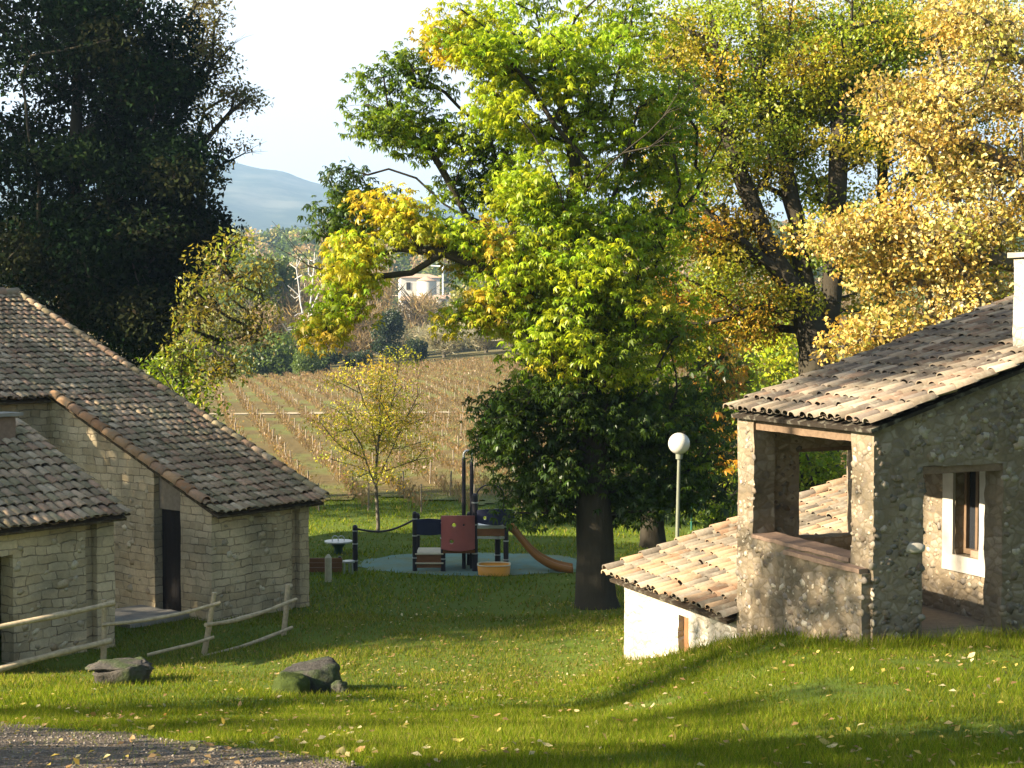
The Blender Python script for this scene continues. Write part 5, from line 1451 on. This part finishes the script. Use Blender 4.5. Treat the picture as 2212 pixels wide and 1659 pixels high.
    br = empty("board_barrier", (X(700, Y), Y, hz(X(700, Y), Y)), "brown slatted board barrier beside the barn corner", "barrier")
    zb = hz(X(700, Y), Y)
    for k in range(3):
        m = MB(); m.box(X(655, Y), X(739, Y), Y - .03, Y + .03, zb + .02 + k * .125, zb + .135 + k * .125); m.build("board", M['brownpanel'], br, bevel=.008)
    for px in (664, 733):
        m = MB(); m.box(X(px, Y) - .035, X(px, Y) + .035, Y + .032, Y + .10, zb - .1, zb + .42); m.build("post", M['post'], br)
    Y = 38.2
    stl = empty("stool", (X(753, Y), Y, hz(X(753, Y), Y)), "small pale grey stool beside the rope post", "stool")
    zb = hz(X(753, Y), Y)
    m = MB(); m.tube([[X(753, Y), Y, zb + .30], [X(753, Y), Y, zb + .345]], .16, 18); m.build("seat", M['steel'], stl)
    for dx, dy in ((-.1, -.08), (.1, -.08), (0, .1)):
        m = MB(); m.tube([[X(753, Y) + dx * 1.1, Y + dy * 1.1, zb - .03], [X(753, Y) + dx, Y + dy, zb + .298]], .022, 8); m.build("leg", M['steel'], stl)
    Y = 42.0
    tb_ = empty("play_table", (X(731, Y), Y, hz(X(731, Y), Y)), "round play table with wire arches on a green pedestal", "play table")
    zb = hz(X(731, Y), Y); zt = Z(1171, Y)
    m = MB(); m.tube([[X(731, Y), Y, zb - .05], [X(731, Y), Y, zt - .16], [X(731, Y), Y, zt - .01]], [.13, .12, .24], 14); m.build("pedestal", M['greentoy'], tb_, smooth=True)
    m = MB(); m.tube([[X(731, Y), Y, zt], [X(731, Y), Y, zt + .035]], .40, 24); m.build("table_top", M['steel'], tb_)
    for px in (724, 737):
        m = MB(); m.tube([[X(px, Y) - .085, Y, zt + .04]] + [[X(px, Y) - .085 * math.cos(q), Y, zt + .10 + .08 * math.sin(q)] for q in np.linspace(0, np.pi, 9)] + [[X(px, Y) + .085, Y, zt + .04]], .014, 6); m.build("arch", M['steel'], tb_)
    Y = 36.5
    p = P(709, 1200, Y); zb = hz(p[0], Y)
    bo = empty("bollard", (p[0], Y, zb), "short pale wooden bollard on the lawn in front of the board barrier", "bollard")
    m = MB(); m.tube([[p[0], Y, zb - .1], [p[0], Y, p[2] - .05]], .085, 12); m.build("stake", M['palewood'], bo)
    m = MB(); m.tube([[p[0], Y, p[2] - .048], [p[0], Y, p[2] + .03]], [.085, .03], 12); m.build("tip", M['palewood'], bo)
playground()

# ------------------------------------------------------------------ grass and fallen leaves
def inside_building(x, y):
    p = np.stack([x, y], -1) - HO
    t, s = p @ HA, p @ HB
    a = (t > -.02) & (t < 7.1) & (s > -.15)
    a &= ~((t > 3.3) & (s < .1))
    p = np.stack([x, y], -1) - BO
    u, v = p @ BU, p @ BV
    b = (u > 0) & (u < 2.75) & (v > 0) & (v < 11)
    c = (u > -7.2) & (u < -2.95) & (v > -.77) & (v < 2.3)
    d = (u > -6) & (u < .1) & (v > 5.5) & (v < 11)
    e = (u > -1.5) & (u < 0) & (v > .7) & (v < 2.3)
    return a | b | c | d | e

def grass():
    rg = np.random.default_rng(17)
    def blades(n, y0, y1, power, hgt, wid):
        y = y0 + (y1 - y0) * rg.uniform(0, 1, n) ** power
        x = rg.uniform(-.37, .37, n) * y
        nz = fbm(x * .9, y * .9, 31); nz2 = fbm(x * .22, y * .22, 37)
        ok = ~inside_building(x, y) & (rg.uniform(0, 1, n) < np.clip(.80 + 2.0 * nz + 1.0 * nz2, .10, 1))
        ok &= (y > path_edge(x) + .1 + rg.normal(0, .38, n)) | (rg.uniform(0, 1, n) < .03)
        ok &= ~(((x + 0.9) / 3.3) ** 2 + ((y - 39.9) / 2.2) ** 2 < .75 + .4 * rg.uniform(0, 1, n))
        x, y, nz, nz2 = x[ok], y[ok], nz[ok], nz2[ok]; n = len(x)
        z = height(x, y)
        h = hgt * rg.uniform(.45, 1.25, n) * (1 + .9 * np.clip(nz, -.4, .6))
        # taller grass against the house wall
        p = np.stack([x, y], -1) - HO; t, s = p @ HA, p @ HB
        near = np.exp(-np.clip(-t, 0, 9) / .35) * (t < 0) * (s > -.3) + np.exp(-np.clip(-s, 0, 9) / .35) * (s < 0) * (t > 0) * (t < 7)
        h = h * (1 + 1.6 * near)
        wv = wid * (.6 + y / 24)
        a = rg.uniform(0, 2 * np.pi, n)
        sd = np.stack([np.cos(a), np.sin(a), 0 * a], -1) * wv[:, None] * .5
        b = np.stack([x, y, z - .01], -1)
        lean = np.stack([rg.normal(0, .45, n), rg.normal(0, .45, n), 0 * a], -1) * h[:, None]
        tip = b + lean + np.array([0, 0, 1]) * h[:, None]
        V = np.stack([b - sd, b + sd, tip], 1).reshape(-1, 3)
        col = np.array([(.12, .165, .011), (.155, .195, .013), (.085, .13, .009), (.20, .20, .025)])[rg.integers(0, 4, n)]
        dry = (rg.uniform(0, 1, n) < .06 + .30 * sstep(20, 26, y) * (1 - sstep(33, 38, y)) + .4 * np.clip(nz2, 0, 1))
        col = np.where(dry[:, None], np.array([.24, .20, .06]), col) * rg.uniform(.65, 1.3, (n, 1)) * (1 + .9 * nz + .5 * nz2)[:, None]
        return V, np.repeat(col, 3, 0)
    mb = MB()
    for args in ((260000, 10.2, 19, 1.0, .075, .007), (170000, 18, 31, 1.0, .085, .010), (90000, 30, 60, 1.0, .10, .016)):
        V, C = blades(*args); mb.add(V, np.arange(len(V)).reshape(-1, 3), 0, C)
    tag(mb.build("grass", M['blade']), "short green grass of the lawn", "grass", kind="stuff")
grass()

def fallen_leaves():
    rg = np.random.default_rng(23)
    n = 13000
    y = 10.4 + 34 * rg.uniform(0, 1, n) ** 1.25
    x = rg.uniform(-.36, .36, n) * y
    dens = np.clip(.10 + 1.5 * np.exp(-((x - .2) / 2.8) ** 2 - ((y - 26) / 4.0) ** 2) + 1.1 * fbm(x * .6, y * .6, 3), .03, 1)
    ok = ~inside_building(x, y) & (rg.uniform(0, 1, n) < dens)
    x, y = x[ok], y[ok]; n = len(x)
    p = np.stack([x, y, height(x, y) + .035 + rg.uniform(0, .03, n)], -1)
    nr = runit(n, rg) * .45 + np.array([0, 0, 1.]); d = runit(n, rg) * np.array([1, 1, .25])
    sz = rg.uniform(.035, .09, n)
    cols = np.array([(.46, .36, .16), (.38, .25, .11), (.52, .44, .24), (.30, .18, .08), (.50, .38, .09)])[rg.integers(0, 5, n)] * rg.uniform(.7, 1.2, (n, 1))
    V = quads_leaf(p, d, nr, sz, sz * .6)
    mb = MB(); mb.add(V, np.arange(len(V)).reshape(-1, 4), 0, np.repeat(cols, 4, 0))
    tag(mb.build("leaf_litter", M['leaf_gold']), "small fallen leaves scattered over the lawn", "leaf litter", kind="stuff")
    # larger curled leaves lying close by
    protos = []
    for k, c in enumerate([(.55, .46, .22), (.50, .40, .10), (.40, .24, .10)]):
        a = np.linspace(-1, 1, 9)
        wv = .5 * (1 - np.abs(a) ** 1.8) * .62
        V = []
        for i, t in enumerate(a):
            for sgn in (-1, 0, 1):
                V.append((t * .5, sgn * wv[i], .10 * t * t + .16 * abs(sgn) * wv[i] + .02 * math.sin(i * 2 + k)))
        V = np.array(V); Fc = []
        for i in range(8):
            for j in range(2): Fc.append([i * 3 + j, i * 3 + j + 1, i * 3 + j + 4, i * 3 + j + 3])
        m = MB(); m.add(V, Fc, 0, c); me = m.build("fallen_leaf", M['leaf_gold'], smooth=True)
        protos.append(me)
    spots = []
    while len(spots) < 64:
        y = 11.2 + 8 * rg.uniform() ** 1.3; x = rg.uniform(-.34, .34) * y
        if not inside_building(np.array([x]), np.array([y]))[0]: spots.append((x, y))
    labs = ["pale cream fallen leaf lying in the near grass", "yellow fallen leaf lying in the near grass", "brown fallen leaf lying in the near grass"]
    for i, (x, y) in enumerate(spots):
        k = i % 3
        o = protos[k] if i < 3 else protos[k].copy()
        if i >= 3: COL.objects.link(o)
        s = rg.uniform(.06, .115)
        o.location = (x, y, hz(x, y) + .055); o.scale = (s, s, s)
        o.rotation_euler = (rg.normal(0, .35), rg.normal(0, .35), rg.uniform(0, 6.28))
        tag(o, labs[k], "leaf", ["cream fallen leaves", "yellow fallen leaves", "brown fallen leaves"][k])
fallen_leaves()

def gravel_stones():
    rg = np.random.default_rng(29)
    mb = MB()
    n = 0
    while n < 1100:
        y = rg.uniform(10.3, 15.5); x = rg.uniform(-6, 0)
        if y > path_edge(np.array(x)) + .1: continue
        s = rg.uniform(.005, .015)
        mb.blob((x, y, hz(x, y) + .02 + s * .3), (s * 1.2, s, s * .7), None, 1, 0, np.array((.20, .17, .14)) * rg.uniform(.4, 1.4), .3, n)
        n += 1
    tag(mb.build("gravel_stones", M['stone']), "loose grey pebbles on the path", "gravel", kind="stuff")
gravel_stones()

# ------------------------------------------------------------------ haze
def haze():
    k = bpy.data.materials.new("haze"); k.use_nodes = True
    t = k.node_tree; t.nodes.clear()
    o = t.nodes.new("ShaderNodeOutputMaterial"); v = t.nodes.new("ShaderNodeVolumePrincipled")
    v.inputs["Color"].default_value = (0.42, 0.64, 0.92, 1)
    v.inputs["Density"].default_value = 0.0002
    v.inputs["Anisotropy"].default_value = 0.2
    t.links.new(v.outputs[0], o.inputs["Volume"])
    mb = MB(); mb.box(-11000, 11000, -9500, 11000, -140, 590)
    tag(mb.build("haze", k), "pale blue autumn haze over the valley", "haze", kind="stuff")
haze()
